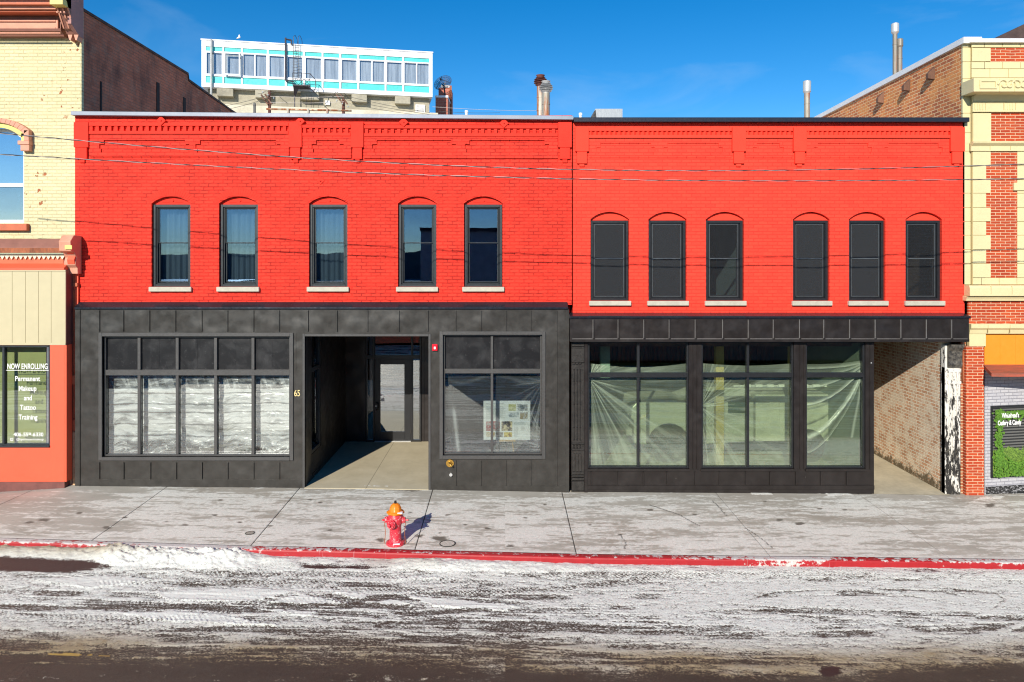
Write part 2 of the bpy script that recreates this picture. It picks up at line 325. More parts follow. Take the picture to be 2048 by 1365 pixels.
def gridmesh(name, xs, ys, Zf, mat, attrs, parent=None, axis='xy'):
    GX, GY = np.meshgrid(xs, ys, indexing='ij'); H = Zf(GX, GY) if callable(Zf) else Zf
    nx, ny = GX.shape
    co = np.stack([GX, GY, H] if axis == 'xy' else [GX, H, GY], -1).reshape(-1, 3).astype(np.float32)
    i = np.arange(nx*ny).reshape(nx, ny); q = np.stack([i[:-1, :-1], i[1:, :-1], i[1:, 1:], i[:-1, 1:]], -1).reshape(-1, 4)
    me = bpy.data.meshes.new(name); me.vertices.add(len(co)); me.vertices.foreach_set('co', co.ravel())
    me.loops.add(q.size); me.loops.foreach_set('vertex_index', q.ravel().astype(np.int32)); me.polygons.add(len(q))
    me.polygons.foreach_set('loop_start', np.arange(0, q.size, 4, dtype=np.int32)); me.update(calc_edges=True); me.validate()
    me.polygons.foreach_set('use_smooth', np.ones(len(q), bool))
    for k, v in attrs.items():
        at = me.attributes.new(k, 'FLOAT', 'POINT'); at.data.foreach_set('value', np.asarray(v, np.float32).ravel())
    return link(name, me, mat, parent)
def polydist(px, py, pts):      # distance to a polyline in photo pixels
    d = np.full(px.shape, 1e9)
    for (x0, y0), (x1, y1) in zip(pts, pts[1:]):
        vx, vy = x1-x0, y1-y0; t = np.clip(((px-x0)*vx+(py-y0)*vy)/(vx*vx+vy*vy), 0, 1)
        d = np.minimum(d, np.hypot(px-x0-t*vx, (py-y0-t*vy)*2))
    return d
def inpoly(px, py, pts):
    c = np.zeros(px.shape, bool); n = len(pts)
    for i in range(n):
        x0, y0 = pts[i]; x1, y1 = pts[(i+1) % n]
        if y0 == y1: continue
        c ^= ((y0 > py) != (y1 > py)) & (px < (x1-x0)*(py-y0)/(y1-y0)+x0)
    return c
# ------------------------------------------------------------------ ground
GXP = [-40, -12.5, -11.2, -9.4, -3, 1.43, 8.1, 9.7, 12, 40]; GZP = [-.25, -.16, -.09, .05, -.005, -.095, -.14, -.17, -.19, -.5]
def g0(x): return np.interp(x, GXP, GZP)
def gmean(x): return np.interp(x, [-40, -12, -8, -3, 1.43, 9, 40], [.1, .05, .03, -.005, -.09, -.155, -.5])
def zwalk(x, y):
    t = np.clip(-y/1.2, 0, 1); return (g0(x)*(1-t)+gmean(x)*t)+.022*np.minimum(y, 0)
_cp = [(-200, 1068), (0, 1076), (250, 1084), (500, 1092), (830, 1100), (1150, 1108), (1480, 1112), (1700, 1114), (2048, 1119), (2300, 1122)]
_cx, _cy = [], []
for px, py in _cp:
    d = 12.3
    for _ in range(20):
        x = (px-CX)*d/F; d = F*(CAMZ-float(zwalk(np.array(x), np.array(CAMY+d))))/(py-CY)
    _cx.append((px-CX)*d/F); _cy.append(CAMY+d)
def curby(x): return np.interp(x, _cx, _cy)       # back of the kerb
KW = .15
def zroad(x, y): return zwalk(x, curby(x))-.135+.012*np.minimum(0, y-curby(x)+.5)*.3
def proj(x, y, z): d = y-CAMY; return CX+F*x/d, CY+F*(CAMZ-z)/d
# road with snow
xs = np.concatenate([np.arange(-60, -10.4, .8), np.arange(-10.4, 10.4, .019), np.arange(10.4, 60, .8)])
s_ = np.concatenate([np.arange(0, 5.0, .02), np.arange(5.0, 18.5, .09)])      # distance out from the kerb face
U, V = np.meshgrid(xs, s_, indexing='ij'); YY = curby(U)-KW-V; Zr = zroad(U, YY)
PX, PY = proj(U, np.maximum(YY, CAMY+7.0), Zr); PX = np.where(YY < CAMY+7.0, CX+F*U/7.0, PX); PYc = np.where(YY < CAMY+7.0, 1500, PY)
bare_shade = np.interp(PX, [0, 350, 700, 1050, 1250, 1450, 1700, 1850, 2048], [1312, 1318, 1326, 1336, 1346, 1352, 1350, 1340, 1328])  # bare asphalt beyond this edge, darkened to carry the opposite buildings' shade
n_st = fbm(U*.55+3, V*5+1, 6, 3, .6); n_st2 = fbm(U*2.2, V*14, 5, 21, .62); n_f = fbm(U*13, V*26, 4, 40, .65); n_bl = fbm(U*.9, V*1.6, 4, 60)
p = np.interp(PYc, [1100, 1135, 1146, 1165, 1200, 1240, 1262, 1285], [.98, .93, .62, .72, .75, .72, .70, .66])
p = p*(1-sstep(-16, 14, PYc-bare_shade+34*(n_bl-.5)))-.22*sstep(-16, 14, PYc-bare_shade)
p += .16*sstep(1150, 1500, PX)*(PYc > 1120)*(PYc < 1270)+.07
n_g = fbm(U*30, V*42, 3, 140, .7); cov = p+.02+.8*(n_st-.5)+1.1*(n_st2-.5)+1.1*(n_f-.5)+.7*(n_g-.5)
streaks = [[(420, 1148), (700, 1150), (1000, 1168)], [(200, 1168), (640, 1165), (860, 1182), (1130, 1205)], [(180, 1215), (420, 1210), (760, 1195), (1100, 1180), (1300, 1160)],
           [(240, 1252), (520, 1215), (700, 1210), (900, 1232), (1180, 1258)], [(420, 1262), (560, 1238), (640, 1205), (800, 1215), (905, 1250)],
           [(1050, 1150), (1400, 1152), (1750, 1148)], [(1500, 1201), (1545, 1187), (1640, 1181)], [(1640, 1192), (1820, 1193), (1925, 1212)],
           [(1735, 1178), (1885, 1184), (1970, 1206)], [(1910, 1180), (1990, 1188), (2010, 1200), (1990, 1215)], [(0, 1228), (220, 1238), (500, 1242)], [(600, 1175), (900, 1187), (1060, 1180)]]
wid = [9, 8, 10, 8, 7, 12, 3, 3, 3, 4, 10, 7]
tread = np.zeros(U.shape); near = (PYc > 1110) & (PYc < 1330)
for pl, wd in zip(streaks, wid):
    d = polydist(PX, PYc, pl); m = (1-sstep(wd*.3, wd*1.7, d))*near*(.45+1.1*n_st2)
    cov -= m*(.22 if wd > 4 else .6)*(.5+1.0*n_f)
    tread += m*(wd > 4)
treadw = .5+.5*np.sin(U*2*math.pi/.075+6*n_bl)*np.sign(np.sin(V*2*math.pi/.10+2.2*n_st))
cov += tread*.55*(treadw-.5)
rt = np.random.default_rng(5)
for k in range(48):
    y0 = -3.75-rt.random()*2.6; sl_ = rt.choice([rt.normal(0, .025), rt.normal(0, .05), rt.choice([-1, 1])*rt.uniform(.10, .40)]) if k > 8 else rt.normal(0, .02)
    x0 = rt.uniform(-8, 8); ln = rt.uniform(2.0, 9.0) if abs(sl_) < .1 else rt.uniform(.8, 2.6); cu_ = rt.normal(0, .012)
    xx_ = U-x0; yc = y0+sl_*xx_+cu_*xx_*xx_*.6; dd = (YY-yc)/math.sqrt(1+sl_*sl_); wt = rt.uniform(.07, .12); env = (1-sstep(ln*.7, ln, np.abs(xx_)))*(1-sstep(wt*.8, wt*1.25, np.abs(dd)))
    gro = .5+.5*np.cos(dd*2*math.pi/rt.uniform(.035, .06)); dash = .5+.5*np.sin(xx_*2*math.pi/rt.uniform(.05, .09)+np.abs(dd)*60)
    mod = sstep(.35, .65, fbm(U*1.1+k*7.7, YY*0+k, 3, 200+k)); cov -= env*mod*(.26+.75*gro*dash+.2*gro)*near*rt.uniform(.6, 1.15)
    edge_ = np.exp(-((np.abs(dd)-wt*1.15)/.018)**2)*(1-sstep(ln*.7, ln, np.abs(xx_)))*mod*near; cov += .6*edge_
patches = [[(307, 1186), (478, 1176), (591, 1184), (506, 1205), (342, 1201)], [(225, 1227), (342, 1224), (437, 1230), (553, 1253), (342, 1244)], [(533, 1206), (608, 1189), (694, 1210)],
           [(506, 1218), (636, 1224), (615, 1234)], [(657, 1183), (752, 1191), (718, 1200)], [(746, 1208), (780, 1199), (834, 1213)], [(807, 1191), (940, 1203), (1033, 1213), (1009, 1222), (872, 1213)],
           [(831, 1153), (910, 1158), (787, 1162)], [(60, 1160), (200, 1152), (330, 1160), (180, 1178)]]
clean = np.zeros(U.shape)
wpx, wpy = PX+14*(n_st2-.5), PYc+7*(n_f-.5)
for q in patches: clean = np.maximum(clean, inpoly(wpx, wpy, q).astype(float))
rim = np.zeros(U.shape)
for q in patches: rim = np.maximum(rim, (1-sstep(1.5, 4, polydist(wpx, wpy, q+[q[0]])))*(wpy > np.mean([a[1] for a in q])))
# snow line arc at right, snow-free wet patches at left
arc = 1-sstep(7, 16, polydist(PX+20*(n_st2-.5), PYc+10*(n_f-.5), [(1840, 1304), (1930, 1290), (1990, 1270), (2060, 1240)])); cov = np.maximum(cov, arc*(.55+.7*n_f))
line2 = 1-sstep(4, 14, polydist(PX, PYc+14*(n_st-.5), [(980, 1324), (1250, 1333), (1420, 1338), (1640, 1346)])); yel = np.zeros(U.shape)
for q in ([(96, 1307), (160, 1307), (164, 1312), (98, 1311)], [(176, 1309), (184, 1309), (184, 1312), (176, 1312)], [(200, 1310), (222, 1311), (220, 1314), (198, 1313)]): yel = np.maximum(yel, inpoly(PX+5*(n_f-.5), PYc+2*(n_f-.5), q)*1.)
wet = np.zeros(U.shape)
for cx_, cy_, rx, ry in ((80, 1129, 165, 17), (690, 1131, 115, 9), (1080, 1141, 40, 5), (1390, 1141, 22, 5), (1850, 1144, 30, 4), (1660, 1343, 25, 10)):
    wet = np.maximum(wet, 1-sstep(.75, 1.15, np.hypot((PX-cx_)/rx, (PYc-cy_)/ry)+.6*(n_st2-.5)))
cov = cov*(1-wet)-.1*wet
zone = (1-sstep(-10, 22, PYc-bare_shade+30*(n_bl-.5)))*(1-wet); snow = .15*zone+.64*np.clip((cov-.16)/.66, 0, 1); snow = np.maximum(snow, clean*.95)
thick = np.clip(cov-.4, 0, .5)
# ridge ploughed against the kerb
lump = fbm(U*5, V*6, 5, 77, .6); lump2 = fbm(U*14, V*14, 3, 99, .6)
rh = np.interp(PX, [0, 190, 230, 470, 520, 600, 780, 800, 900, 960, 1200, 1600, 2048], [.09, .10, .15, .14, .07, .04, .04, .08, .10, .07, .04, .025, .03])
rw = np.interp(PX, [0, 190, 230, 470, 520, 800, 960, 1600, 2048], [.30, .32, .50, .45, .28, .30, .38, .34, .34])
vc = np.interp(PX, [0, 500, 560], [.10, .12, .16]); rh = rh*np.interp(PX, [0, 150, 250, 480, 520], [.75, .8, 1, 1, 1]); ridge = np.exp(-((V-vc)/(rw*.75))**2)*rh*(.45+1.1*lump)*np.interp(PX, [500, 560], [1, .75])
snow = np.maximum(snow, .9*sstep(.012, .03, ridge))
ch = (lump2-.5)*.06*(rh > .12)*np.exp(-((V-.15)/.4)**2)
H = Zr+ridge+ch+snow*(.006+.016*thick)+.005*(n_f-.5)*(1-clean)+.003*(n_g-.5)*(1-clean)+tread*.008*(treadw-.5)*snow+.009*rim+.006*clean
dirt = np.interp(PYc-bare_shade, [-95, -60, -32, 10, 40], [.0, .25, .8, 1, .6])*(.5+1.0*n_bl)+np.clip((n_f-.55)*2.2, 0, 1)*.30
dirt = dirt+(1-sstep(.0, .5, V))*np.interp(PX, [0, 190, 300, 330, 700, 740, 880, 900], [.85, .8, .35, .1, .05, .45, .35, .04])*(.4+1.2*lump)
dirt = np.clip(dirt*(1-clean), 0, 1)
dirt = np.where(PYc > 1400, .4, dirt)
snow = np.where(PYc > 1400, sstep(.45, .62, .50+1.1*(n_st-.5)+.6*(n_st2-.5)), snow)
t = NT('snow covered asphalt'); a_s, a_d, a_w = t.attr('snow'), t.attr('dirt'), t.attr('wet')
fn = t.noise(60, 5, .7); fn2 = t.noise(160, 3, .6)
asp = t.mix(t.rng(fn2, .38, .62), (.028, .019, .012), (.12, .092, .068)); asp = t.mix(t.rng(t.noise(1.4, 5, .6, t.mapc((.5, 2, 1))), .4, .65, 0, .6), asp, (.045, .032, .022))
asp = t.mix(t.attr('yel'), asp, (.50, .33, .08)); asp = t.mix(a_w, asp, (.055, .028, .024)); sn = t.mix(t.rng(fn, .3, .7), (.77, .81, .72), (.88, .91, .84))
sn = t.mix(a_d, sn, t.mix(fn2, (.20, .145, .07), (.52, .43, .27)))
nm = t.mul(t.mul(t.noise(13, 6, .75, t.mapc((.5, 1.7, 1))), -.5, 'ADD'), 1.9); nf_ = t.mul(t.mul(t.noise(48, 3, .7, t.mapc((.8, 1.3, 1))), -.5, 'ADD'), 2.6)
dn = t.rng(t.mul(t.mul(a_s, t.mul(nm, nf_, 'ADD'), 'ADD'), 0, 'ADD'), .20, .72, 0, 1); dn = t.mul(dn, t.rng(a_s, .0, .12, 0, 1))
t.bsdf(t.mix(dn, asp, sn), t.mix(dn, .55, .75), 0, t.bump(t.mul(fn, fn2, 'ADD'), .6, .008), .35)
road = gridmesh('road', xs, s_, H, t.m, dict(snow=snow, dirt=dirt, wet=wet, yel=yel*(.4+n_f)))
# move grid rows out from the kerb line
co = np.empty(len(road.data.vertices)*3, np.float32); road.data.vertices.foreach_get('co', co); co = co.reshape(-1, 3); co[:, 1] = YY.ravel(); road.data.vertices.foreach_set('co', co.ravel())
road.data.flip_normals(); road.data.update(); struct(road)
# pavement
jx = [-10.2, -7.35, -4.46, -1.57, 1.24, 4.6, 7.7, 10.5]
xs2 = np.unique(np.round(np.concatenate([np.arange(-60, -11.6, .6), np.arange(-11.6, 11.6, .024), np.arange(11.6, 60, .6)]+[np.array([j-.012, j-.006, j, j+.006, j+.012]) for j in jx]), 4))
s2 = np.linspace(0, 1, 170); U, V = np.meshgrid(xs2, s2, indexing='ij'); YB = curby(U)
YY2 = YB+(.03-YB)*V; Zw = zwalk(U, YY2); PX, PY = proj(U, YY2, Zw)
n1 = fbm(U*.7, YY2*2.6+5, 6, 5, .6); n2 = fbm(U*2.2, YY2*13, 6, 15, .66); n3 = fbm(U*14, YY2*24, 4, 25, .6); n4 = fbm(U*.8+9, YY2*.8, 3, 35)
band = np.interp(YY2, [-3.3, -2.6, -1.2, -.5, -.25, 0], [.58, .63, .60, .50, .28, .18])+np.interp(PX, [0, 190, 300, 900, 1200, 2048], [-.30, -.22, .02, .03, .0, -.03])
frost = sstep(.34, .74, band+.95*(n1-.5)+1.35*(n2-.5)+.7*(n3-.5)); frost = np.maximum(frost, sstep(.12, .0, YY2-YB+.10*(n2-.7))*.9)
for q in [[(460, 1015), (690, 1022), (640, 1034), (480, 1030)]]: pass
spots = np.zeros(U.shape)
for (a, b, r) in [(160, 1026, 9), (700, 1030, 5), (895, 1030, 7), (975, 1057, 8), (1020, 1092, 10), (1050, 1036, 6), (660, 1060, 6), (540, 1052, 8), (430, 1030, 8), (250, 1035, 7), (370, 1050, 9), (820, 1025, 6), (880, 1066, 5), (930, 1050, 6),
                  (215, 1055, 12), (60, 1045, 12), (1090, 1010, 6), (1300, 1020, 8), (1390, 1030, 7), (1600, 1048, 12), (1530, 1003, 5), (1690, 1020, 6), (1240, 1070, 6), (1180, 1050, 5), (690, 975, 14), (770, 976, 9), (820, 977, 26), (1980, 1011, 16), (90, 1040, 14), (1560, 1040, 9),
                  (480, 1045, 7), (620, 1000, 8), (1640, 1018, 8), (760, 1080, 14), (880, 1078, 22), (840, 1072, 12), (640, 1005, 6), (440, 1000, 6)]:
    spots = np.maximum(spots, 1-sstep(.6, 1.2, np.hypot((PX-a)/(r*.8), (PY-b)/(r*.25))+1.3*(n3-.5)+.6*(n2-.5)))
spots = np.maximum(spots, sstep(.66, .74, n2*.6+n3*.4)*.7*np.clip((-YY2-.3)*.6, 0, 1)*sstep(.5, .6, n4))
jn = np.zeros(U.shape)
for j in jx: jn = np.maximum(jn, 1-sstep(.004, .013, np.abs(U-j)+.003*(n3-.5)))
jw = np.interp(U, [-8, -7, 2, 4, 8], [.5, 1, 1, .45, .35]); jn = jn*jw
cr_ = [[(1425, 1002), (1440, 1016), (1452, 1031)], [(1240, 1068), (1252, 1085), (1250, 1098)], [(1300, 1010), (1360, 1030), (1398, 1052)], [(1490, 1056), (1520, 1075), (1545, 1096)]]
for q in cr_: jn = np.maximum(jn, .8*(1-sstep(.6, 1.8, polydist(PX+6*(n2-.5), PY, q))))
wall_snow = sstep(.58, .72, fbm(U*1.1, YY2*0+3, 4, 8)*.9+.1)*sstep(-.13, -.02, YY2+.05*(n3-.5))
for q in [[(1500, 985), (1540, 984), (1545, 990), (1505, 990)], [(1650, 985), (1690, 984), (1708, 991), (1655, 992)], [(1960, 995), (2010, 992), (2000, 998), (1950, 1000)], [(1840, 1003), (1860, 1002), (1858, 1006)]]:
    wall_snow = np.maximum(wall_snow, inpoly(PX+5*(n3-.5), PY+3*(n3-.5), q))
frost = np.maximum(frost*(1-spots), wall_snow)
Hs = Zw-.010*jn*(1-.5*frost)+.004*frost*(n3)+.012*wall_snow*n3-.003*spots
t = NT('frosted concrete pavement'); a_f, a_j, a_p = t.attr('frost'), t.attr('joint'), t.attr('spot'); fn = t.noise(45, 5, .7); bg_ = t.noise(1.2, 5, .6)
con = t.mix(t.rng(bg_, .3, .7), (.37, .345, .285), (.48, .445, .375)); con = t.mix(t.rng(t.noise(9, 6, .7), .55, .75, 0, .35), con, (.22, .20, .17))
con = t.mix(t.attr('warm'), con, (.30, .25, .19)); fr = t.mix(t.rng(t.noise(20, 4, .6), .3, .7), (.74, .73, .645), (.91, .90, .82))
c = t.mix(t.mul(a_f, t.rng(fn, .25, .7, .35, 1.0)), con, fr); c = t.mix(t.mul(a_p, .72), c, (.07, .055, .04)); c = t.mix(a_j, c, (.028, .026, .024))
t.bsdf(c, .75, 0, t.bump(fn, .5, .004), .35)
walk = gridmesh('sidewalk', xs2, s2, Hs, t.m, dict(frost=frost, joint=jn, spot=spots, warm=sstep(.55, .7, n4)*.3)); co = np.empty(len(walk.data.vertices)*3, np.float32)
walk.data.vertices.foreach_get('co', co); co = co.reshape(-1, 3); co[:, 1] = YY2.ravel(); walk.data.vertices.foreach_set('co', co.ravel()); walk.data.update(); struct(walk)
# kerb
xk = np.unique(np.concatenate([np.linspace(-60, -11, 30), np.arange(-11, 11, .03), np.linspace(11, 60, 30)])); yk = curby(xk); zk = zwalk(xk, yk); prof = [(.0, -.004), (-.02, .0), (-KW+.03, .0), (-KW+.008, -.010), (-KW, -.03), (-KW-.015, -.25)]
kn = fbm(xk*4, xk*0, 4, 44); vs = np.array([[(x, y+d, z+dz+(.006*(k-.5) if i else 0)) for i, (d, dz) in enumerate(prof)] for x, y, z, k in zip(xk, yk, zk, kn)]).reshape(-1, 3)
m_ = len(prof); me = bpy.data.meshes.new('curb')
me.from_pydata([tuple(v) for v in vs], [], [(a*m_+i, a*m_+i+1, (a+1)*m_+i+1, (a+1)*m_+i) for a in range(len(xk)-1) for i in range(m_-1)]); me.update()
wear = np.repeat(np.interp(xk, [-9, -7.5, -5, -4, -1, 1, 3.5, 4.4, 5.2, 5.8, 6.2, 9], [.46, .42, .55, .36, .22, .22, .28, .50, .54, .30, .28, .44]), m_)
top = np.tile([1, 1, 1, .7, 0, 0], len(xk)); at = me.attributes.new('wear', 'FLOAT', 'POINT'); at.data.foreach_set('value', (wear+.12*top-.10*(1-top)).astype(np.float32))
t = NT('worn red kerb paint'); a = t.attr('wear'); n = t.noise(9, 7, .7); f = t.rng(t.mul(a, t.mul(t.mul(n, -.5, 'ADD'), 1.3), 'ADD'), .42, .50, 0, 1)
c = t.mix(t.noise(5, 5, .6), (.46, .012, .018), (.27, .009, .013)); c = t.mix(f, c, t.mix(t.noise(25), (.40, .37, .33), (.72, .70, .68)))
vl = t.rng(t.noise(3, 3, .5, t.mapc((14, 1, .2))), .68, .72, 0, .6); c = t.mix(vl, c, (.75, .6, .6)); t.bsdf(c, .55, 0, t.bump(n, .5, .008))
kb = link('curb', me, t.m); me.flip_normals(); struct(kb)
# wide ground to the horizon and the far pavement behind the camera
m_gr = plain('dusty snowy ground', (.38, .36, .34), .9, var=.35, scale=.08)
b = MB().quad((-600, -600, -.62), (600, -600, -.62), (600, 600, -.62), (-600, 600, -.62)); struct(obj('ground', b, m_gr))
b = MB().box(-60, 60, -26, -20.6, -.5, -.12); struct(obj('far_sidewalk', b, plain('far pavement', (.45, .43, .40), .8, var=.2, scale=.7)))

# ------------------------------------------------------------------ red building, left
RF = Z(228); G1 = 'upper windows of the red brick fronts'
lb = thing('red_brick_building', 'wide red painted brick building with five upper windows and a charcoal metal shopfront numbered 65', 'building', (X(648), 0, 0))
rb = thing('red_brick_building', 'red painted brick building with six upper windows and a projecting black fascia', 'building', (X(1537), 0, 0))
def archpts(x0, x1, z0, z1, n=14):
    w_ = (x1-x0)/2; h = z1-z0; R_ = (w_*w_+h*h)/(2*h); cz = z1-R_; cx_ = (x0+x1)/2; a = math.asin(w_/R_)
    return [(cx_+R_*math.sin(-a+2*a*i/n), cz+R_*math.cos(-a+2*a*i/n)) for i in range(n+1)]
WL = [(303, 381), (438, 516), (618, 695), (796, 873), (928, 1005)]
WR = [(1181, 1258), (1297, 1373), (1412, 1488), (1586, 1659), (1698, 1771), (1811, 1884)]
def facade(bld, x0, x1, zt, zb, wins, ytop, yspr, ybot, mw, mtrim, boss):
    mb = MB(); hs_ = [(X(a), X(b_), Z(ybot), Z(ytop)) for a, b_ in wins]
    mb.holes(x0, x1, zb, zt, 0, .32, hs_)
    for a, b_, c, d in hs_:
        sp = Z(yspr); ar = archpts(a, b_, sp, d-.002); mid = len(ar)//2
        mb.prism([(a, d)]+ar[:mid+1], .0005, .30); mb.prism([(b_, d)]+ar[mid:][::-1], .0005, .30)
    wall = obj('wall', mb, mw, bld)
    for i, (a, b_, c, d) in enumerate(hs_):
        sp = Z(yspr); ar = archpts(a+.004, b_-.004, sp, d-.015)
        # arch infill
        mp_ = MB().prism([(b_-.004, sp-.02), (a+.004, sp-.02)]+ar, .075, .15)
        if boss:
            cxm = (a+b_)/2; zz = sp+.065; mp_.cyl((cxm, .055, zz), (cxm, .08, zz), .03, n=12); mp_.box(a+.2, cxm-.06, .065, .08, sp+.03, sp+.045); mp_.box(cxm+.06, b_-.2, .065, .08, sp+.03, sp+.045)
        win = None; sz = Z(ybot); fr = MB(); x0_, x1_, z0_, z1_ = a+.006, b_-.006, sz, sp-.022
        fr.frame(x0_, x1_, z0_, z1_, .055, .06, .20); fr.frame(x0_+.06, x1_-.06, z0_+.06, z1_-.055, .022, .09, .19)
        zm = Z(486 if boss else 517); xi0, xi1 = x0_+.088, x1_-.088
        fr.frame(xi0, xi1, zm-.01, z1_-.08, .022, .12, .165); fr.frame(xi0, xi1, z0_+.09, zm+.015, .026, .145, .19)
        win = obj('window', fr, m_frame if boss else m_frame2, bld, bevel=.004)
        obj('arch_panel', mp_, mtrim, win); gl = MB().box(xi0+.02, xi1-.02, .14, .144, zm+.01, z1_-.1).box(xi0+.02, xi1-.02, .168, .172, z0_+.11, zm-.01)
        obj('pane', gl, (m_glassu if boss else m_glasss), win)
        if not boss: obj('insect_screen', MB().box(xi0+.02, xi1-.02, .10, .102, z0_+.10, z1_-.09), (m_screen2 if i in (2, 5) else m_screen), win)
        if not boss: obj('screen_frame', MB().frame(xi0+.004, xi1-.004, z0_+.088, z1_-.078, .011, .094, .106).box(xi0+.02, xi1-.02, .088, .104, zm-.018, zm+.004), m_scrf, win)
        # a few courses of rowlock arch proud of the wall
        sl_ = MB().box(a-.035, b_+.04, -.065, .055, sz-(.105), sz-.002); obj('sill', sl_, m_sill, win, bevel=.008)
        hd = MB(); aro = archpts(a-.14, b_+.14, sp+.05, d+.20, 22); ari = archpts(a-.03, b_+.03, sp+.01, d+.015, 22)
        for q in range(22 if boss else 0):
            p0, p1, p2, p3 = Vector(aro[q]), Vector(aro[q+1]), Vector(ari[q+1]), Vector(ari[q]); cc = (p0+p1+p2+p3)/4; k = .86
            hd.prism([tuple(cc+(v-cc)*k) for v in (p3, p2, p1, p0)], -.004, .02)
        if boss: obj('brick_arch', hd, mtrim, win)
    return wall
facade(lb, X(150), X(1145)-.012, Z(231), Z(610), WL, 393, 407, 574, m_red, m_redtrim, True)
facade(rb, X(1145)+.012, X(1929), Z(243), Z(630), WR, 424, 439, 602, m_red2, m_redtrim2, False)
# corbelled brickwork at the top of both fronts
def pil(bld, px0, px1, ys, mat, y=.07):
    w_ = (px1-px0); mb = MB()
    steps = [(0, 0, ys[0], ys[1], y), (.13, .13, ys[1], ys[2], y*.8), (.32, .32, ys[2], ys[3], y*.5)]
    for l_, r_, a, b_, yy in steps: mb.box(X(px0+w_*l_), X(px1-w_*r_), -yy, .01, Z(b_), Z(a))
    return obj('corbelled_pilaster', mb, mat, bld, bevel=.004)
for a, b_ in ((151, 180), (579, 605), (703, 728), (1116, 1143)): pil(lb, a, b_, (246, 296, 319, 326), m_redtrim)
for a, b_ in ((1150, 1177), (1463, 1490), (1585, 1611), (1898, 1926)): pil(rb, a, b_, (256, 304, 328, 334), m_redtrim2)
m_redc = brick('painted red corbel brick', 0, RED1, RED2, (.40, .014, .01), joint=.9, bumpd=.015, mort=.009); m_redc2 = m_red2
def course(bld, px0, px1, ytop, yrow, ybase, slope, mat, n, saw):
    mb = MB(); mb.box(X(px0), X(px1), -.052, .003, Z(ytop+6), Z(ytop)); zr0, zr1 = Z(yrow+8), Z(yrow-1)
    wdt = (X(px1)-X(px0))/n
    for i in range(n):
        x = X(px0)+wdt*i
        if saw: mb.prism([(x, .0), (x+wdt*.5, -.05), (x+wdt, .0)], zr0, zr1, 'xy')
        else: mb.box(x+wdt*.12, x+wdt*.62, -.05, .0, zr0, zr1)
    mb.box(X(px0), X(px1), -.05, .003, Z(yrow+14), zr0-.001)
    return obj('dentil_course', mb, mat, bld)
for a, b_, n in ((180, 578, 32), (606, 702, 8), (729, 1115, 30)): course(lb, a, b_, 247+(a-180)*.009, 255+(a-180)*.009, 0, 0, m_redtrim, n, False)
for a, b_, n in ((1177, 1462, 30), (1490, 1584, 10), (1611, 1898, 30)): course(rb, a, b_, 257, 263, 0, 0, m_redtrim2, n, True)
def field(bld, px0, px1, y0, y1_, spans, py0, py1, mat, d, st=9):
    hs_ = [(X(a), X(b_), Z(py1), Z(py0)) for a, b_ in spans]; mb = MB(); mb.holes(X(px0), X(px1), Z(y1_), Z(y0), -d, .002, hs_)
    for a, b_ in spans:
        for k, (w_, hh) in enumerate(((st, 8), (st*.0, 0))):
            if not hh: continue
            mb.box(X(a)+.0005, X(a+w_), -d+.001, .002, Z(py0+hh), Z(py0)-.0005); mb.box(X(b_-w_), X(b_)-.0005, -d+.001, .002, Z(py0+hh), Z(py0)-.0005)
            mb.box(X(a)+.0005, X(a+3), -d+.001, .002, Z(py1)+.0005, Z(py0+hh+9)); mb.box(X(b_-3), X(b_)-.0005, -d+.001, .002, Z(py1)+.0005, Z(py0+hh+9))
    return obj('corbel_field', mb, mat, bld)
for a, b_, sp_ in ((180.5, 578.5, [(200, 380), (392, 562)]), (605.5, 702.5, [(624, 688)]), (728.5, 1115.5, [(745, 912), (930, 1098)])): field(lb, a, b_, 270, 314+(a-180)*.006, sp_, 281, 306, m_redc, .032)
for a, b_, sp_ in ((1177.5, 1462.5, [(1193, 1310), (1327, 1445)]), (1490.5, 1584.5, [(1505, 1567)]), (1611.5, 1897.5, [(1627, 1743), (1768, 1884)])): field(rb, a, b_, 278, 316, sp_, 287, 309, m_redc2, .018, 8)
for px, py in ((325, 243), (602, 244), (808, 246), (1008, 248), (641, 362)):
    r = .105 if py < 300 else .09; x, z = X(px), Z(py); mb = MB().prism([(x-r, z), (x, z-r), (x+r, z), (x, z+r)], -.075 if py < 300 else -.015, .0); mb.cyl((x, -.095 if py < 300 else -.04, z), (x, -.01, z), .018, n=8)
    obj('tie_plate', mb, m_redtrim, lb, bevel=.004)
# coping
b = MB(); xa, xb = X(148), X(1146)
b.add([(xa, -.12, Z(231)-.02), (xb, -.12, Z(240)-.02), (xb, .36, Z(240)-.02), (xa, .36, Z(231)-.02), (xa, -.12, Z(225)), (xb, -.12, Z(234)), (xb, .36, Z(234)+.03), (xa, .36, Z(225)+.03)], [(0, 3, 2, 1), (4, 5, 6, 7), (0, 1, 5, 4), (1, 2, 6, 5), (2, 3, 7, 6), (3, 0, 4, 7)])
obj('parapet_coping', b, m_galv, lb, bevel=.006)
b = MB().box(X(1146)+.005, X(1931), -.14, .38, Z(244, -.14), Z(235, -.14)); b.box(X(1800)-.01, X(1800)+.01, -.145, .385, Z(244, -.14)-.003, Z(235, -.14)+.004); obj('parapet_coping', b, m_blackcap, rb, bevel=.006)
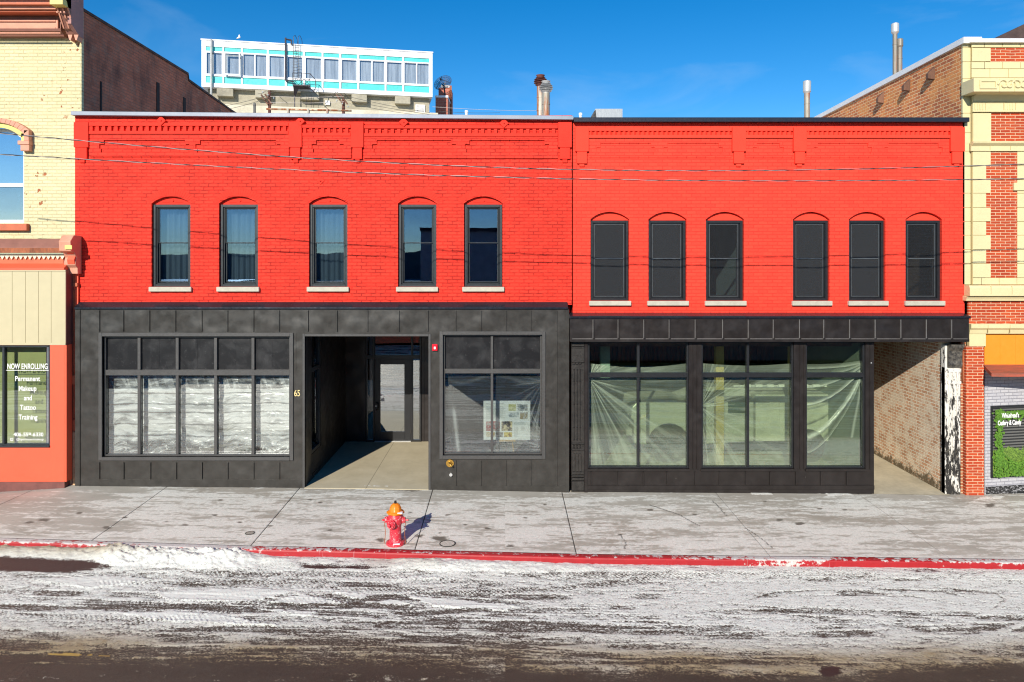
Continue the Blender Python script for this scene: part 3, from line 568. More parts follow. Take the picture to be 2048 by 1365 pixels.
# building masses behind: roofs, side and back walls, upper floors
def mass(bld, x0, x1, zr, mat):
    zt_ = zr+.5; b_ = MB().box(x0, x1, .325, 14, zr-.25, zr); obj('roof', b_, m_roofbounce, bld)
    b_ = MB().box(x0, x0+.2, .325, 14, .0, zr-.255).box(x1-.2, x1, .325, 14, .0, zr-.255).box(x0+.2, x1-.2, 13.8, 14, 0, zr-.255); obj('rear_wall', b_, mat, bld)
    b_ = MB().box(x0+.22, x1-.22, .33, 13.7, 3.55, 3.85); obj('upper_floor', b_, m_dark, bld)
    b_ = MB().box(x0+.22, x1-.22, 9, 9.1, 3.86, zr-.27); obj('partition', b_, m_midgrey, bld)
mass(lb, X(165), X(1145)-.02, 7.55, m_brown)
m_inbrick = brick('inner brick wall', 1, (.30, .20, .13), (.22, .14, .09), (.42, .36, .28), bumpd=.01)
mass(rb, X(1145)+.02, X(1925), 7.5, m_inbrick)
obj('partition', MB().box(5.42, 5.5, .4, 2.6, 3.86, 7.2), plain('pale green plaster', (.42, .55, .48), .9), rb)
# curtains of the left building (things hanging inside)
for i, (a, b_) in enumerate(WL[:3]):
    xs_ = np.linspace(X(a)+.09, X(b_)-.09, 40); zs_ = np.linspace(Z(572)+.05, Z(411), 6); GX_, GZ_ = np.meshgrid(xs_, zs_, indexing='ij')
    o = gridmesh('curtain', xs_, zs_, .30+.022*np.sin(GX_*52+i*2)+.012*np.sin(GX_*23+GZ_*2), m_curt, {}, axis='xz')
    tag(o, ['grey gauze curtain in the leftmost upper window of the red front', 'grey gauze curtain in the second upper window from the left', 'grey gauze curtain in the lone third upper window of the red front'][i], 'curtain', 'curtains in the upper windows')
# ------------------------------------------------------------------ left shopfront
SY = -.15
def x1(p): return X(p, SY)
def z1(p): return Z(p, SY)
H1 = (x1(205), x1(580), z1(914), z1(673)); HO = (x1(610), x1(857), -.4, z1(673)); H2 = (x1(886), x1(1084), z1(911), z1(670))
b = MB(); b.holes(x1(150), x1(1138), -.4, z1(619), SY, SY+.2, [H1, HO, H2])
def ribs(mb, pxs, y0, y1_, yf, w_=.022, d=.026, f=x1, fz=z1):
    for p_ in pxs: mb.box(f(p_)-w_/2, f(p_)+w_/2, yf-d, yf+.004, fz(y1_), fz(y0))
ribs(b, [199, 247, 299, 351, 403.4, 455, 507, 558.5, 616, 674, 735, 798, 855.5, 911, 962, 1012, 1062, 1113], 621, 663, SY)
ribs(b, [199, 247.5, 301, 352.7, 404, 455.5, 507.3, 558.8], 925, 958, SY); ribs(b, [912, 962, 1012, 1062], 921, 971, SY)
ribs(b, [1113], 663.5, 972, SY); ribs(b, [160], 620, 975, SY, .014, .02); ribs(b, [593], 665, 742, SY, .004, .003)
b.box(x1(161), x1(196), SY-.004, SY+.001, z1(719), z1(718)); b.box(x1(587), x1(608), SY-.004, SY+.001, z1(719), z1(718)); b.box(x1(1085), x1(1112), SY-.004, SY+.001, z1(715), z1(714)); b.box(x1(1114), x1(1137), SY-.004, SY+.001, z1(715), z1(714))
b.box(x1(201), x1(609), SY-.012, SY+.002, z1(976), z1(959)); b.box(x1(858), x1(1137), SY-.012, SY+.002, z1(982), z1(972.5)); b.box(x1(1131), x1(1138), SY-.014, SY+.002, z1(990), z1(621))
front = obj('shopfront_cladding', b, m_clad, lb)
def surround(mb, h, t_, yf, d=.028, bottom=True):
    a, b_, c, e = h; mb.box(a-t_, a, yf-d, yf+.05, c-(t_ if bottom else 0), e+t_); mb.box(b_, b_+t_, yf-d, yf+.05, c-(t_ if bottom else 0), e+t_); mb.box(a, b_, yf-d, yf+.05, e, e+t_)
    if bottom: mb.box(a, b_, yf-d-.01, yf+.05, c-t_, c)
b = MB(); surround(b, H1, .075, SY); surround(b, H2, .075, SY); surround(b, HO, .05, SY, .02, False); obj('opening_trim', b, m_cladtrim, front, bevel=.004)
b = MB(); xa, xb = x1(150), x1(1136); y0 = SY-.03
b.prism([(y0, z1(619)), (.0, z1(619)), (.0, z1(606)+.01), (-.02, z1(606)), (y0+.01, z1(615)), (y0, z1(616))], xa, xb, 'yz'); obj('flashing', b, m_flash, front, bevel=.003)
# shop window units
def shopwin(bld, h, cols, zbar, bar, mull, yg, mf, mg, spand=None, top=True):
    a, b_, c, e = h; fr = MB(); fr.frame(a+.001, b_-.001, c+.001, e-.001, .035, yg-.06, yg+.06)
    edges = [a+.036]+cols+[b_-.036]
    if top: fr.box(a+.036, b_-.036, yg-.058, yg+.058, zbar-bar/2, zbar+bar/2)
    for m2 in cols:
        fr.box(m2-mull/2, m2+mull/2, yg-.055, yg+.055, zbar+bar/2+.0005, e-.036); fr.box(m2-mull/2, m2+mull/2, yg-.055, yg+.055, c+.036, zbar-bar/2-.0005)
    w_ = obj('shop_window', fr, mf, bld, bevel=.004); cc = [a+.036]+cols+[b_-.036]
    for i in range(len(cc)-1):
        xl = cc[i]+(mull/2 if i else 0)+.0005; xr = cc[i+1]-(mull/2 if i < len(cc)-2 else 0)-.0005
        obj('pane', MB().box(xl, xr, yg-.003, yg+.003, c+.036, zbar-bar/2-.001), mg, w_)
        if spand: 
            s_o = MB().box(xl, xr, yg+.0, yg+.02, zbar+bar/2+.001, e-.036); s_o.box((xl+xr)/2-.003, (xl+xr)/2+.003, yg-.003, yg+.001, zbar+bar/2+.03, e-.05); obj('transom_pane', s_o, spand, w_)
        else: obj('transom_pane', MB().box(xl, xr, yg-.003, yg+.003, zbar+bar/2+.001, e-.036), mg, w_)
    return w_
GY = SY+.11
shopwin(lb, H1, [X(p_, GY) for p_ in (280.5, 356.5, 433, 507.5)], Z(745, GY), .12, .065, GY, m_cladtrim, m_glass, m_spand)
shopwin(lb, H2, [X(984, GY)], Z(742, GY), .10, .055, GY, m_cladtrim, glass('front display glass', .16, (.90, .93, .92), wav=.0004), m_spand)
# entrance recess
RB = 3.75; xl, xr = HO[0]+.0, HO[1]
lw = MB(); zc = 3.45; lw.box(xl-.12, xl, SY+.2, .36, -.3, zc); lw.box(xl-.12, xl, 1.14, RB, -.3, zc); lw.box(xl-.12, xl, .36, 1.14, -.3, .58)
lw.box(xr, xr+.12, SY+.2, RB, -.3, zc); lw.box(xl, xr, SY+.2, RB, zc, zc+.1); lw.box(xl, X(731, RB), RB-.02, RB+.1, -.3, zc); lw.box(X(843, RB), xr, RB-.02, RB+.1, -.3, zc)
lw.box(X(848, RB)-.01, X(848, RB)+.01, RB-.035, RB-.02, .02, zc); lw.box(xl, xl+.012, .40, 1.12, .10, .13)
obj('entry_wall', lw, m_clad2, lb)
fr = MB(); 
for a, b_ in ((.36, .42), (1.08, 1.14)): fr.box(xl-.09, xl-.01, a, b_, .58, zc)
fr.box(xl-.09, xl-.01, .42, 1.08, .58, .66); fr.box(xl-.09, xl-.01, .42, 1.08, 2.42, 2.52); sw = obj('side_window', fr, m_frame, lb, bevel=.004); obj('pane', MB().box(xl-.06, xl-.055, .42, 1.08, .66, 2.42).box(xl-.06, xl-.055, .42, 1.08, 2.52, zc), m_glass, sw)
dx = lambda p_: X(p_, RB); dz = lambda p_: Z(p_, RB)
fr = MB(); d0, d1, d2, d3 = dx(732), dx(750), dx(822.5), dx(843)
fr.box(d0, d0+.04, RB-.06, RB+.05, .02, zc); fr.box(d1-.05, d1, RB-.06, RB+.05, .02, zc); fr.box(d2, d2+.05, RB-.06, RB+.05, .02, zc); fr.box(d3-.05, d3, RB-.06, RB+.05, .02, zc)
zb0, zb1 = dz(718), dz(710)
for a, b_ in ((d0+.04, d1-.05), (d1, d2), (d2+.05, d3-.05)): fr.box(a, b_, RB-.06, RB+.05, zb0, zb1)
for a, b_ in ((d0+.04, d1-.05), (d2+.05, d3-.05)): fr.box(a, b_, RB-.06, RB+.05, .02, .07)
ef = obj('entry_screen', fr, m_frame2, lb, bevel=.004)
b = MB()
for a, b_ in ((d0+.04, d1-.05), (d1, d2), (d2+.05, d3-.05)): b.box(a, b_, RB-.003, RB+.003, zb1, zc)
for a, b_ in ((d0+.04, d1-.05), (d2+.05, d3-.05)): b.box(a, b_, RB-.003, RB+.003, .07, zb0)
obj('pane', b, m_glassd, ef)
b = MB(); g0x, g1x, g0z, g1z = dx(761), dx(809), dz(863), dz(729); da, db = d1+.006, d2-.006; b.box(da, g0x, RB-.03, RB+.02, .045, zb0-.006); b.box(g1x, db, RB-.03, RB+.02, .045, zb0-.006); b.box(g0x, g1x, RB-.03, RB+.02, .045, g0z); b.box(g0x, g1x, RB-.03, RB+.02, g1z, zb0-.006)
dr = obj('door', b, m_frame2, lb, bevel=.004); obj('pane', MB().box(g0x, g1x, RB-.006, RB, g0z, g1z), m_glassd, dr)
hx, hz = dx(755), dz(812); hb = MB().tube([(hx-.03, RB-.03, hz+.10), (hx+.0, RB-.09, hz+.10), (hx+.03, RB-.10, hz+.05), (hx+.03, RB-.10, hz-.05), (hx, RB-.09, hz-.10), (hx-.03, RB-.03, hz-.10)], .014, 8)
obj('handle', hb, m_iron, dr, smooth=True); obj('lock', MB().cyl((hx-.035, RB-.045, hz), (hx-.035, RB-.03, hz), .02, n=14), m_tin, dr)
b = MB()
for zz in (.25, 1.2, 2.0): obj('hinge', MB().box(d2-.012, d2+.012, RB-.075, RB-.055, zz, zz+.12), m_iron, dr)
obj('threshold', MB().box(d1, d2, RB-.09, RB+.04, .019, .04), m_tin, dr); obj('notice', MB().box(dx(762), dx(769), RB-.012, RB-.008, dz(803), dz(797)), m_letter, dr)
# entrance floor
n_ = 14; b = MB(); xsf = np.linspace(xl-.005, xr+.005, n_+1)
for i in range(n_):
    a, b2 = xsf[i], xsf[i+1]; za, zb_ = float(zwalk(np.array(a), np.array(SY-.02)))+.012, float(zwalk(np.array(b2), np.array(SY-.02)))+.012
    b.quad((a, SY-.04, za), (b2, SY-.04, zb_), (b2, RB, .018), (a, RB, .018)); b.quad((a, SY-.04, za-.1), (b2, SY-.04, zb_-.1), (b2, SY-.04, zb_), (a, SY-.04, za))
t = NT('entry concrete'); sp = t.n('ShaderNodeSeparateXYZ'); t.l(t.co, sp.inputs[0]); jt = t.rng(t.mul(t.mul(sp.outputs[0], 3.02, 'ADD'), 0, 'ADD'), -.006, .006, 0, 1)
ab = t.mul(t.mul(sp.outputs[0], 3.02, 'ADD'), 0.0, 'ADD'); av = t.n('ShaderNodeMath', operation='ABSOLUTE'); t.l(ab, av.inputs[0]); jf = t.rng(av.outputs[0], .004, .012, .6, 0)
c = t.mix(t.rng(t.noise(1.6, 6, .6), .3, .7), (.46, .40, .27), (.58, .51, .36)); c = t.mix(t.rng(t.noise(8, 6, .7), .55, .75, 0, .3), c, (.30, .26, .18)); c = t.mix(jf, c, (.12, .10, .07)); t.bsdf(c, .75)
obj('entry_floor', b, t.m, lb)
# house number, alarm, fire connection
text('house_number', '65', .19, m_gold, lb, x1(594.5), SY-.006, z1(792.5), .72, .004, bold=.002)
al = obj('fire_alarm', MB().box(x1(864.5), x1(875.5), SY-.055, SY-.002, z1(701.5), z1(688.5)).box(x1(867), x1(873), SY-.075, SY-.055, z1(699), z1(691)), m_redpl, lb, bevel=.008); obj('strobe', MB().box(x1(868.5), x1(871.8), SY-.083, SY-.075, z1(698), z1(693)), m_letter, al)
cx_, cz_ = x1(900), z1(926.5); b = MB().cyl((cx_, SY-.03, cz_), (cx_, SY-.002, cz_), .085, .085, 24); b.cyl((cx_, SY-.05, cz_), (cx_, SY-.028, cz_), .05, .045, 20)
b.tube([(cx_-.01, SY-.05, cz_+.02), (cx_+.01, SY-.11, cz_+.0), (cx_+.045, SY-.12, cz_-.04)], .022, 10); obj('fire_department_connection', b, m_brass, lb, smooth=False, bevel=.003)
b = MB().cyl((x1(902), SY-.05, z1(949)), (x1(902), SY-.002, z1(949)), .035, .03, 16); b.cyl((x1(903), SY-.055, z1(950)), (x1(903), SY-.048, z1(950)), .014, n=10); obj('drain_outlet', b, m_tin, lb)
# ground-floor rooms
def room(bld, x0, x1_, y0, y1_, z0, z1_, mwall, mfl):
    b_ = MB().box(x0, x0+.05, y0, y1_, z0, z1_).box(x1_-.05, x1_, y0, y1_, z0, z1_).box(x0+.05, x1_-.05, y1_-.05, y1_, z0, z1_); obj('interior_wall', b_, mwall, bld)
    obj('interior_floor', MB().box(x0, x1_, y0, y1_, z0-.1, z0-.001), mfl, bld); obj('interior_ceiling', MB().box(x0, x1_, y0, y1_, z1_+.001, z1_+.08), m_dark, bld)
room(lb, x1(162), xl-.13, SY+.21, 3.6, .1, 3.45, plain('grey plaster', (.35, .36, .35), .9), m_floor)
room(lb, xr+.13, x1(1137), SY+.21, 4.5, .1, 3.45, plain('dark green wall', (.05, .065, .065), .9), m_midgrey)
def filmsheet(px0, px1, py0, py1, y, fn_, mat, label, nx=150, nz=150, amp=1.0, edge=None):
    xs_ = np.linspace(X(px0, y), X(px1, y), nx); zs_ = np.linspace(Z(py1, y), Z(py0, y), nz); GX_, GZ_ = np.meshgrid(xs_, zs_, indexing='ij')
    u = np.linspace(0, 1, nx)[:, None]*np.ones((1, nz)); v = np.linspace(1, 0, nz)[None, :]*np.ones((nx, 1))      # v: 0 top, 1 bottom
    h, op = fn_(u, v, GX_, GZ_)
    if edge is not None: GZ2 = GZ_+edge(u, v)
    else: GZ2 = GZ_
    o = gridmesh('plastic_sheet', xs_, zs_, y+h*amp, mat, dict(opac=np.clip(op, 0, 1)), axis='xz')
    if edge is not None:
        co_ = np.empty(len(o.data.vertices)*3, np.float32); o.data.vertices.foreach_get('co', co_); co_ = co_.reshape(-1, 3); co_[:, 2] = GZ2.ravel(); o.data.vertices.foreach_set('co', co_.ravel()); o.data.update()
    return tag(o, label, 'plastic sheet', 'plastic sheets taped behind the shop windows')
def f_white(u, v, gx, gz):
    ww = fbm(gx*1.2, gz*1.1, 3, 1); n = fbm(gx*.9, gz*7+ww*2, 5, 2, .6); r = fbm(gx*5, gz*13+ww*4, 5, 6, .65); cr1 = np.abs(fbm(gx*1.6+ww*3, gz*6+ww*5, 4, 9)-.5)*2
    lines = sum(np.exp(-((v-c_-.012*(ww-.5)*4)/.008)**2) for c_ in (.36, .46, .60, .235, .74)); low = sstep(.72, .85, v)
    h = .05*(n-.5)+.03*(r-.5)*(.4+low)+.02*cr1; op = .62+1.3*(n-.5)+1.6*(r-.5)+.7*(1-sstep(0, .05, cr1))*(low+.5)-.85*lines-.35*low+.5*np.exp(-((v-.20)/.02)**2)+.25*sstep(.18, .22, v)*(1-sstep(.6, .7, v))
    op = op-.45*(1-sstep(.16, .21, v))*(1-.8*(fbm(gx*14-v*9, v*3, 3, 12) > .55)); op += .45*sstep(.95, 1.0, u)*(.5+n); return h, op-.05
filmsheet(207, 580, 747, 916, .10, f_white, m_filmw, 'crumpled milky plastic sheet behind the wide five pane shop window', 420, 260)
def f_edge(u, v, gx, gz):
    n = fbm(gx*2, gz*2, 4, 31); rr = fbm(np.arctan2(v-.1, 1.02-u)*16, np.hypot(v, u-1)*1.5, 4, 33, .6); r2 = fbm(np.arctan2(v-.95, 1.1-u)*18, np.hypot(v-1, u-1), 4, 34, .6)
    op = .05+.9*np.clip(rr-.52, 0, 1)*2*sstep(.72, .98, u+.10*np.sin(v*5))+.9*np.clip(r2-.5, 0, 1)*2.5*sstep(.72, 1, u)*sstep(.3, .7, v)
    op += .8*np.exp(-((u-(.06+.09*v))/.018)**2)*sstep(.35, .5, v)*(.3+n)+.3*np.exp(-((v-.06-.05*np.sin(u*9))/.025)**2)*n; return .05*(n-.5)+.03*(rr-.5), op
filmsheet(888, 1083, 748, 908, .08, f_edge, m_filmc, 'clear plastic sheet behind the window with the display board', 160, 140)
# easel and display board
ey = .32; bx0, bx1, bz0, bz1 = X(967, ey), X(1060.5, ey), Z(880, ey), Z(802, ey)
bd = thing('display_board', 'white presentation board with small photographs standing on the easel', 'display board', ((bx0+bx1)/2, ey, bz0)); m_pap = plain('white board', (.86, .88, .88), .5, var=.02)
pn = obj('panel', MB().box(bx0, bx1, ey, ey+.012, bz0, bz1), m_pap, bd)
def bp(p_, q_): return X(p_, ey), Z(q_, ey)
photos = [((1017, 809, 1032, 822), (.45, .45, .15), (.75, .72, .45)), ((1034.5, 809, 1055, 822), (.12, .14, .15), (.8, .8, .8)), ((1017, 825, 1037, 835), (.3, .33, .35), (.75, .78, .8)), ((1039.5, 825, 1055, 838.5), (.35, .25, .10), (.6, .6, .6)),
          ((972, 843, 1000, 862), (.40, .03, .03), (.55, .5, .5)), ((1003, 843, 1024.5, 862), (.03, .02, .02), (.85, .72, .45)), ((972, 865, 990, 874), (.5, .3, .08), (.8, .78, .7)), ((991, 865, 1006, 874), (.06, .05, .04), (.5, .5, .5)), ((1008, 865, 1024, 874), (.3, .16, .01), (.85, .68, .15))]
for k, ((a, q0, c_, q1), ca, cb_) in enumerate(photos):
    t = NT('printed photograph'); cc = t.mix(t.rng(t.noise(9+k, 4, .7), .42, .58), ca, cb_); t.bsdf(cc, .4); u0, w1 = bp(a, q0); u1, w0 = bp(c_, q1); obj('photograph', MB().box(u0, u1, ey-.004, ey-.0005, w0, w1), t.m, bd)
m_txt = plain('grey print', (.35, .36, .36), .6, var=.2); b = MB()
for cx0, cx1_, ya, yb, st in ((972, 984, 813, 840, 1.9), (987, 1011, 813, 836, 1.9), (1028, 1038, 854, 874, 1.7), (1042, 1050, 854, 862, 1.7), (1028, 1052, 845, 850, 1.9)):
    yy = ya
    while yy < yb: u0, w0 = bp(cx0, yy); u1, _w = bp(cx0+(cx1_-cx0)*random.uniform(.75, 1), yy); b.box(u0, u1, ey-.002, ey-.0006, w0-.006, w0); yy += st
u0, w0 = bp(972, 807.5); u1, _ = bp(980, 0); b.box(u0, u1, ey-.002, ey-.0006, w0-.014, w0); u0, w0 = bp(983, 807.5); u1, _ = bp(1007, 0); b.box(u0, u1, ey-.002, ey-.0006, w0-.008, w0)
obj('printed_lines', b, m_txt, bd)
es = thing('easel', 'light wooden easel holding the display board behind the shop window', 'easel', (X(1011, ey), ey+.1, .1)); ec = X(1012, ey)
obj('tray', MB().box(X(997, ey), X(1031, ey), ey-.04, ey+.05, bz0-.03, bz0-.001), m_pine, es)
for s_x in (-.11, .12): obj('leg', MB().tube([(ec+s_x*2, ey+.02, .1), (ec+s_x*.35, ey+.1, 1.7)], .014, 6), m_pine, es)
obj('leg', MB().tube([(ec, ey+.55, .1), (ec, ey+.14, 1.65)], .012, 6), m_wood, es)

# ------------------------------------------------------------------ right shopfront
SR = -.12; SF = -.27
def x2(p): return X(p, SR)
def z2(p): return Z(p, SR)
def x3(p): return X(p, SF)
def z3(p): return Z(p, SF)
HA, HB, HC = (x2(1176), x2(1378), z2(938), z2(684)), (x2(1403), x2(1588), z2(938), z2(684)), (x2(1612), x2(1731), z2(938), z2(684))
b = MB(); b.holes(x2(1168), x2(1748), -.4, z2(684), SR, SR+.18, [HA, HB, HC]); b.box(x2(1748)-.1, x2(1748), SR+.181, 4.2, -.3, 3.2);
kw = dict(f=x2, fz=z2)
ribs(b, [1182, 1236, 1287, 1334, 1390, 1438.6, 1491, 1540, 1592, 1641, 1693], 944, 970, SR, .024, .032, **kw); ribs(b, [1394, 1600, 1740, 1386, 1608], 690, 939, SR, .014, .022, **kw)
b.box(x2(1175), x2(1748), SR-.02, SR+.002, z2(979), z2(971)); b.box(x2(1168.5), x2(1175), SR-.03, SR+.002, z2(985), z2(685))
for h in (HA, HB, HC): b.box(h[0]-.02, h[1]+.02, SR-.035, SR+.002, z2(942.5), z2(938))
fr2 = obj('shopfront_cladding', b, m_clad2, rb)
b = MB().box(x3(1140), x3(1938), SF, .02, z3(683), z3(637)); ribs(b, [1187, 1237, 1288.5, 1339, 1391, 1446, 1497, 1547, 1599.5, 1648, 1699.7, 1750.6, 1802, 1853, 1903.5], 639, 677, SF, .022, .03, x3, z3)
b.box(x3(1140.5), x3(1938), SF-.014, SF+.002, z3(684), z3(679)); fas = obj('fascia', b, m_clad2, rb)
b = MB(); b.prism([(SF-.03, z3(637.5)), (.0, z3(637.5)), (.0, Z(625.5)), (-.03, Z(625.8)), (SF, z3(632)), (SF-.03, z3(633))], x3(1139), x3(1940), 'yz'); obj('flashing', b, m_flash, fas, bevel=.003)
# thin light-coloured strips that frame the fascia panels
b = MB(); pp = [1141, 1187, 1237, 1288.5, 1339, 1391, 1446, 1497, 1547, 1599.5, 1648, 1699.7, 1750.6, 1802, 1853, 1903.5, 1937]
for a, c_ in zip(pp, pp[1:]): b.box(x3(a+3), x3(c_-2), SF-.005, SF+.001, z3(678.6), z3(677.8))
for a in pp[1:-1]: b.box(x3(a)-.0175, x3(a)-.0125, SF-.0305, SF-.001, z3(677), z3(639.5))
obj('bright_edge', b, plain('light metal strip', (.30, .28, .26), .5, .3), fas)
GR = SR+.09; m_glassr = glass('bay window glass', .12, (.88, .93, .86), wav=.0005)
for h, cols in ((HA, [X(1276, GR)]), (HB, [X(1494.5, GR)]), (HC, [])):
    shopwin(rb, h, cols, Z(750, GR), .10, .05, GR, m_frame2, m_glassr)
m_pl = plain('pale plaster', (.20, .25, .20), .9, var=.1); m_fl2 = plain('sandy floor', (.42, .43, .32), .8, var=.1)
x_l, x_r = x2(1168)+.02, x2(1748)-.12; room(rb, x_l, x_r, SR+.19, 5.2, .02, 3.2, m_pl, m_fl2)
b = MB()
for i in range(46): b.box(x_l+.1+i*.13, x_l+.1+i*.13+.09, 4.9, 5.1, 2.0, 3.15)
for i in range(9): b.box(x_l+.06, x_r-.06, .5+i*.5, .56+i*.5, 3.0, 3.16)
obj('roof_joists', b, m_wood, rb)
obj('interior_post', MB().box(X(1432, 1.2), X(1448, 1.2), 1.2, 1.36, .02, 3.18), plain('ochre timber post', (.62, .46, .14), .7), rb)
obj('interior_post', MB().box(X(1582, .8), X(1600, .8), .8, 1.0, .02, 3.18), plain('ochre plaster post', (.62, .50, .18), .7), rb)
obj('interior_duct', MB().box(X(1201, 1.0), X(1220, 1.0), 1.0, 1.2, 2.2, 3.18), plain('green duct', (.30, .42, .38), .5), rb)
def fan(cx0, cy0, k, seed, s=1):
    def f(u, v, gx, gz):
        a = np.arctan2(v-cy0, (u-cx0)*1.15); r = np.hypot(v-cy0, (u-cx0)*1.15); n = fbm(gx*1.5, gz*1.5, 4, seed); q = fbm(a*k, r*1.2, 5, seed+1, .62)
        cr_ = np.clip(q-.47, 0, 1)*3.4*np.exp(-r*1.5)*(r > .01); low = sstep(.78, .9, v+.05*(n-.5)*4)*(.10+.35*np.clip(fbm(gx*9, gz*18, 4, seed+5)-.45, 0, 1)*2)
        topb = (1-sstep(.0, .16, v))*.22
        return .06*(n-.5)+.05*(q-.5)*np.exp(-r), .05+.16*(n-.5)+cr_*1.15+low*.8+topb*.7
    return f
sagA = lambda s_: (lambda u, v: -(s_)*np.sin(u*math.pi)*(1-v)**3)
filmsheet(1178, 1374, 727, 934, .08, fan(.0, .15, 17, 51), m_filmg, 'hazy plastic sheet with folds fanning from its top left corner in the left bay', 230, 200, edge=sagA(.09))
filmsheet(1404, 1588, 727, 934, .08, fan(-.02, .42, 15, 61), m_filmg, 'hazy plastic sheet creased along its left edge in the middle bay', 200, 180, edge=sagA(.05))
def f_c(u, v, gx, gz):
    n = fbm(gx*1.6, gz*1.6, 4, 71); op = .06+.12*(n-.5)+.25*sstep(.84, .95, v)*(fbm(gx*8, gz*16, 4, 72)); h = .05*(n-.5)
    for c0, w_, st in ((.02, .012, .5), (.10, .010, .4), (.20, .012, .6), (.36, .014, .8), (.66, .028, 1.1), (.80, .012, .35)):
        d = v-(.02+c0*1.05*(1-u**1.6)**.9*1.0); k = np.exp(-(d/w_)**2)*(.55+.9*fbm(gx*10, gz*10, 3, 75)); op += st*k; h += -.04*k
    d2 = u-(.98-.30*np.clip(v, 0, .8)*(v < .78)); op += .55*np.exp(-(d2/.02)**2)*(v < .72)*(v > .05); return h, op
filmsheet(1613, 1732, 727, 934, .08, f_c, m_filmg, 'hazy plastic sheet hanging in deep swags from its top right corner in the right bay', 170, 220, edge=lambda u, v: (.11*u**3-.02)*(1-v)**2)
# cast iron column
ic = thing('iron_column', 'ornate black cast iron column with studs and flutes between the two shopfronts', 'column', (X(1156, -.02), -.02, -.1)); ca, cb_ = X(1143, -.13), X(1168, -.13); cy0 = -.13
b = MB().box(ca, cb_, cy0, .3, -.3, 3.2); obj('shaft', b, m_iron, ic)
b = MB()
for py0, py1, d in ((689, 692, .05), (693.5, 696, .03), (722, 725, .04), (886, 888, .04), (898, 901, .03), (944, 948, .03), (950, 953, .045), (955, 959, .06), (962, 980, .05)): b.box(ca, cb_-.004, cy0-d, cy0+.002, Z(py1, cy0), Z(py0, cy0))
obj('band', b, m_iron, ic, bevel=.004)
b = MB(); w3 = (cb_-ca)/4
for k in range(1, 4):
    xx = ca+w3*(k-.3)
    b.cyl((xx, cy0-.012, Z(880, cy0)), (xx, cy0-.012, Z(739, cy0)), .014, n=8); b.box(xx-.022, xx+.022, cy0-.03, cy0, Z(942, cy0), Z(907, cy0))
    for py in (739, 762, 785, 808, 831, 854, 879): b.lathe([(.004, -.02), (.022, 0), (.004, .02)], xx, cy0-.018, 8, Z(py, cy0))
    for py in (891, 895): b.lathe([(.002, -.018), (.024, 0), (.002, .018)], xx, cy0-.02, 4, Z(py, cy0))
    b.prism([(xx-.03, Z(729, cy0)), (xx+.01, Z(729, cy0)), (xx+.03, Z(725.5, cy0)), (xx-.01, Z(725.5, cy0))], cy0-.035, cy0); b.lathe([(.004, -.01), (.01, 0), (.004, .01)], xx, cy0-.01, 8, Z(711, cy0))
obj('ornament', b, m_iron, ic)
# passage at the right: floor, old brick wall, peeling column, ceiling
px_w = 9.66; rp = 6.0
b = MB(); za = lambda x, y: float(zwalk(np.array(x), np.array(y)))
b.quad((x2(1748)-.05, -.13, za(x2(1748), -.13)+.010), (px_w+.05, -.13, za(px_w, -.13)+.010), (px_w+.05, rp, -.05), (x2(1748)-.05, rp, -.05)); obj('passage_floor', b, plain('passage concrete', (.50, .44, .31), .8, var=.18, scale=1.2, bump=.003), rb)
pw = MB().box(px_w, px_w+.12, .02, rp, -.3, 3.25); t_ = obj('passage_wall', pw, m_alley, rb)
b = MB()
for i in range(70):
    yy = .08+i*.085; hh = .05+.30*float(fbm(np.array(i*.21), np.array(2.), 4, 5))
m_damp = NT('damp mossy wall foot'); _t = m_damp; _n = _t.mul(_t.noise(9, 7, .7), 1, 'MULTIPLY'); _sp = _t.n('ShaderNodeSeparateXYZ'); _t.l(_t.co, _sp.inputs[0])
# damp is part of the wall material: darker at random blotches near its foot
mt = m_alley.node_tree; bs = [n for n in mt.nodes if n.type == 'BSDF_PRINCIPLED'][0]; src = bs.inputs['Base Color'].links[0].from_socket
nn = mt.nodes.new('ShaderNodeTexNoise'); nn.inputs['Scale'].default_value = 8; nn.inputs['Detail'].default_value = 8; nn.inputs['Roughness'].default_value = .7
tcn = [n for n in mt.nodes if n.type == 'TEX_COORD'][0]; mt.links.new(tcn.outputs['Object'], nn.inputs[0]); sx = mt.nodes.new('ShaderNodeSeparateXYZ'); mt.links.new(tcn.outputs['Object'], sx.inputs[0])
mr = mt.nodes.new('ShaderNodeMapRange'); mt.links.new(sx.outputs[2], mr.inputs[0]); mr.inputs[1].default_value = .42; mr.inputs[2].default_value = -.10; mr.inputs[3].default_value = -.25; mr.inputs[4].default_value = .22
ad = mt.nodes.new('ShaderNodeMath'); ad.operation = 'ADD'; mt.links.new(nn.outputs[0], ad.inputs[0]); mt.links.new(mr.outputs[0], ad.inputs[1])
m2 = mt.nodes.new('ShaderNodeMapRange'); mt.links.new(ad.outputs[0], m2.inputs[0]); m2.inputs[1].default_value = .55; m2.inputs[2].default_value = .68
mxr = mt.nodes.new('ShaderNodeMixRGB'); mt.links.new(m2.outputs[0], mxr.inputs[0]); mt.links.new(src, mxr.inputs[1]); mxr.inputs[2].default_value = (.17, .13, .08, 1); mt.links.new(mxr.outputs[0], bs.inputs['Base Color'])
bpy.data.materials.remove(m_damp.m)
obj('passage_ceiling', MB().box(x2(1748), px_w, .03, rp, 3.2, 3.25), m_dark, rb)
pc = thing('peeling_column', 'old iron column with peeling black and white paint at the right end of the shopfront', 'column', (X(1906, -.05), -.05, -.17)); a, c_ = X(1890, -.06), X(1921, -.06)
b = MB().box(a, c_, -.06, .06, -.4, Z(735, -.06)); b.box(a, a+.05, -.062, .08, -.4, Z(690, -.06)); obj('shaft', b, m_peel, pc, bevel=.006)
b = MB()
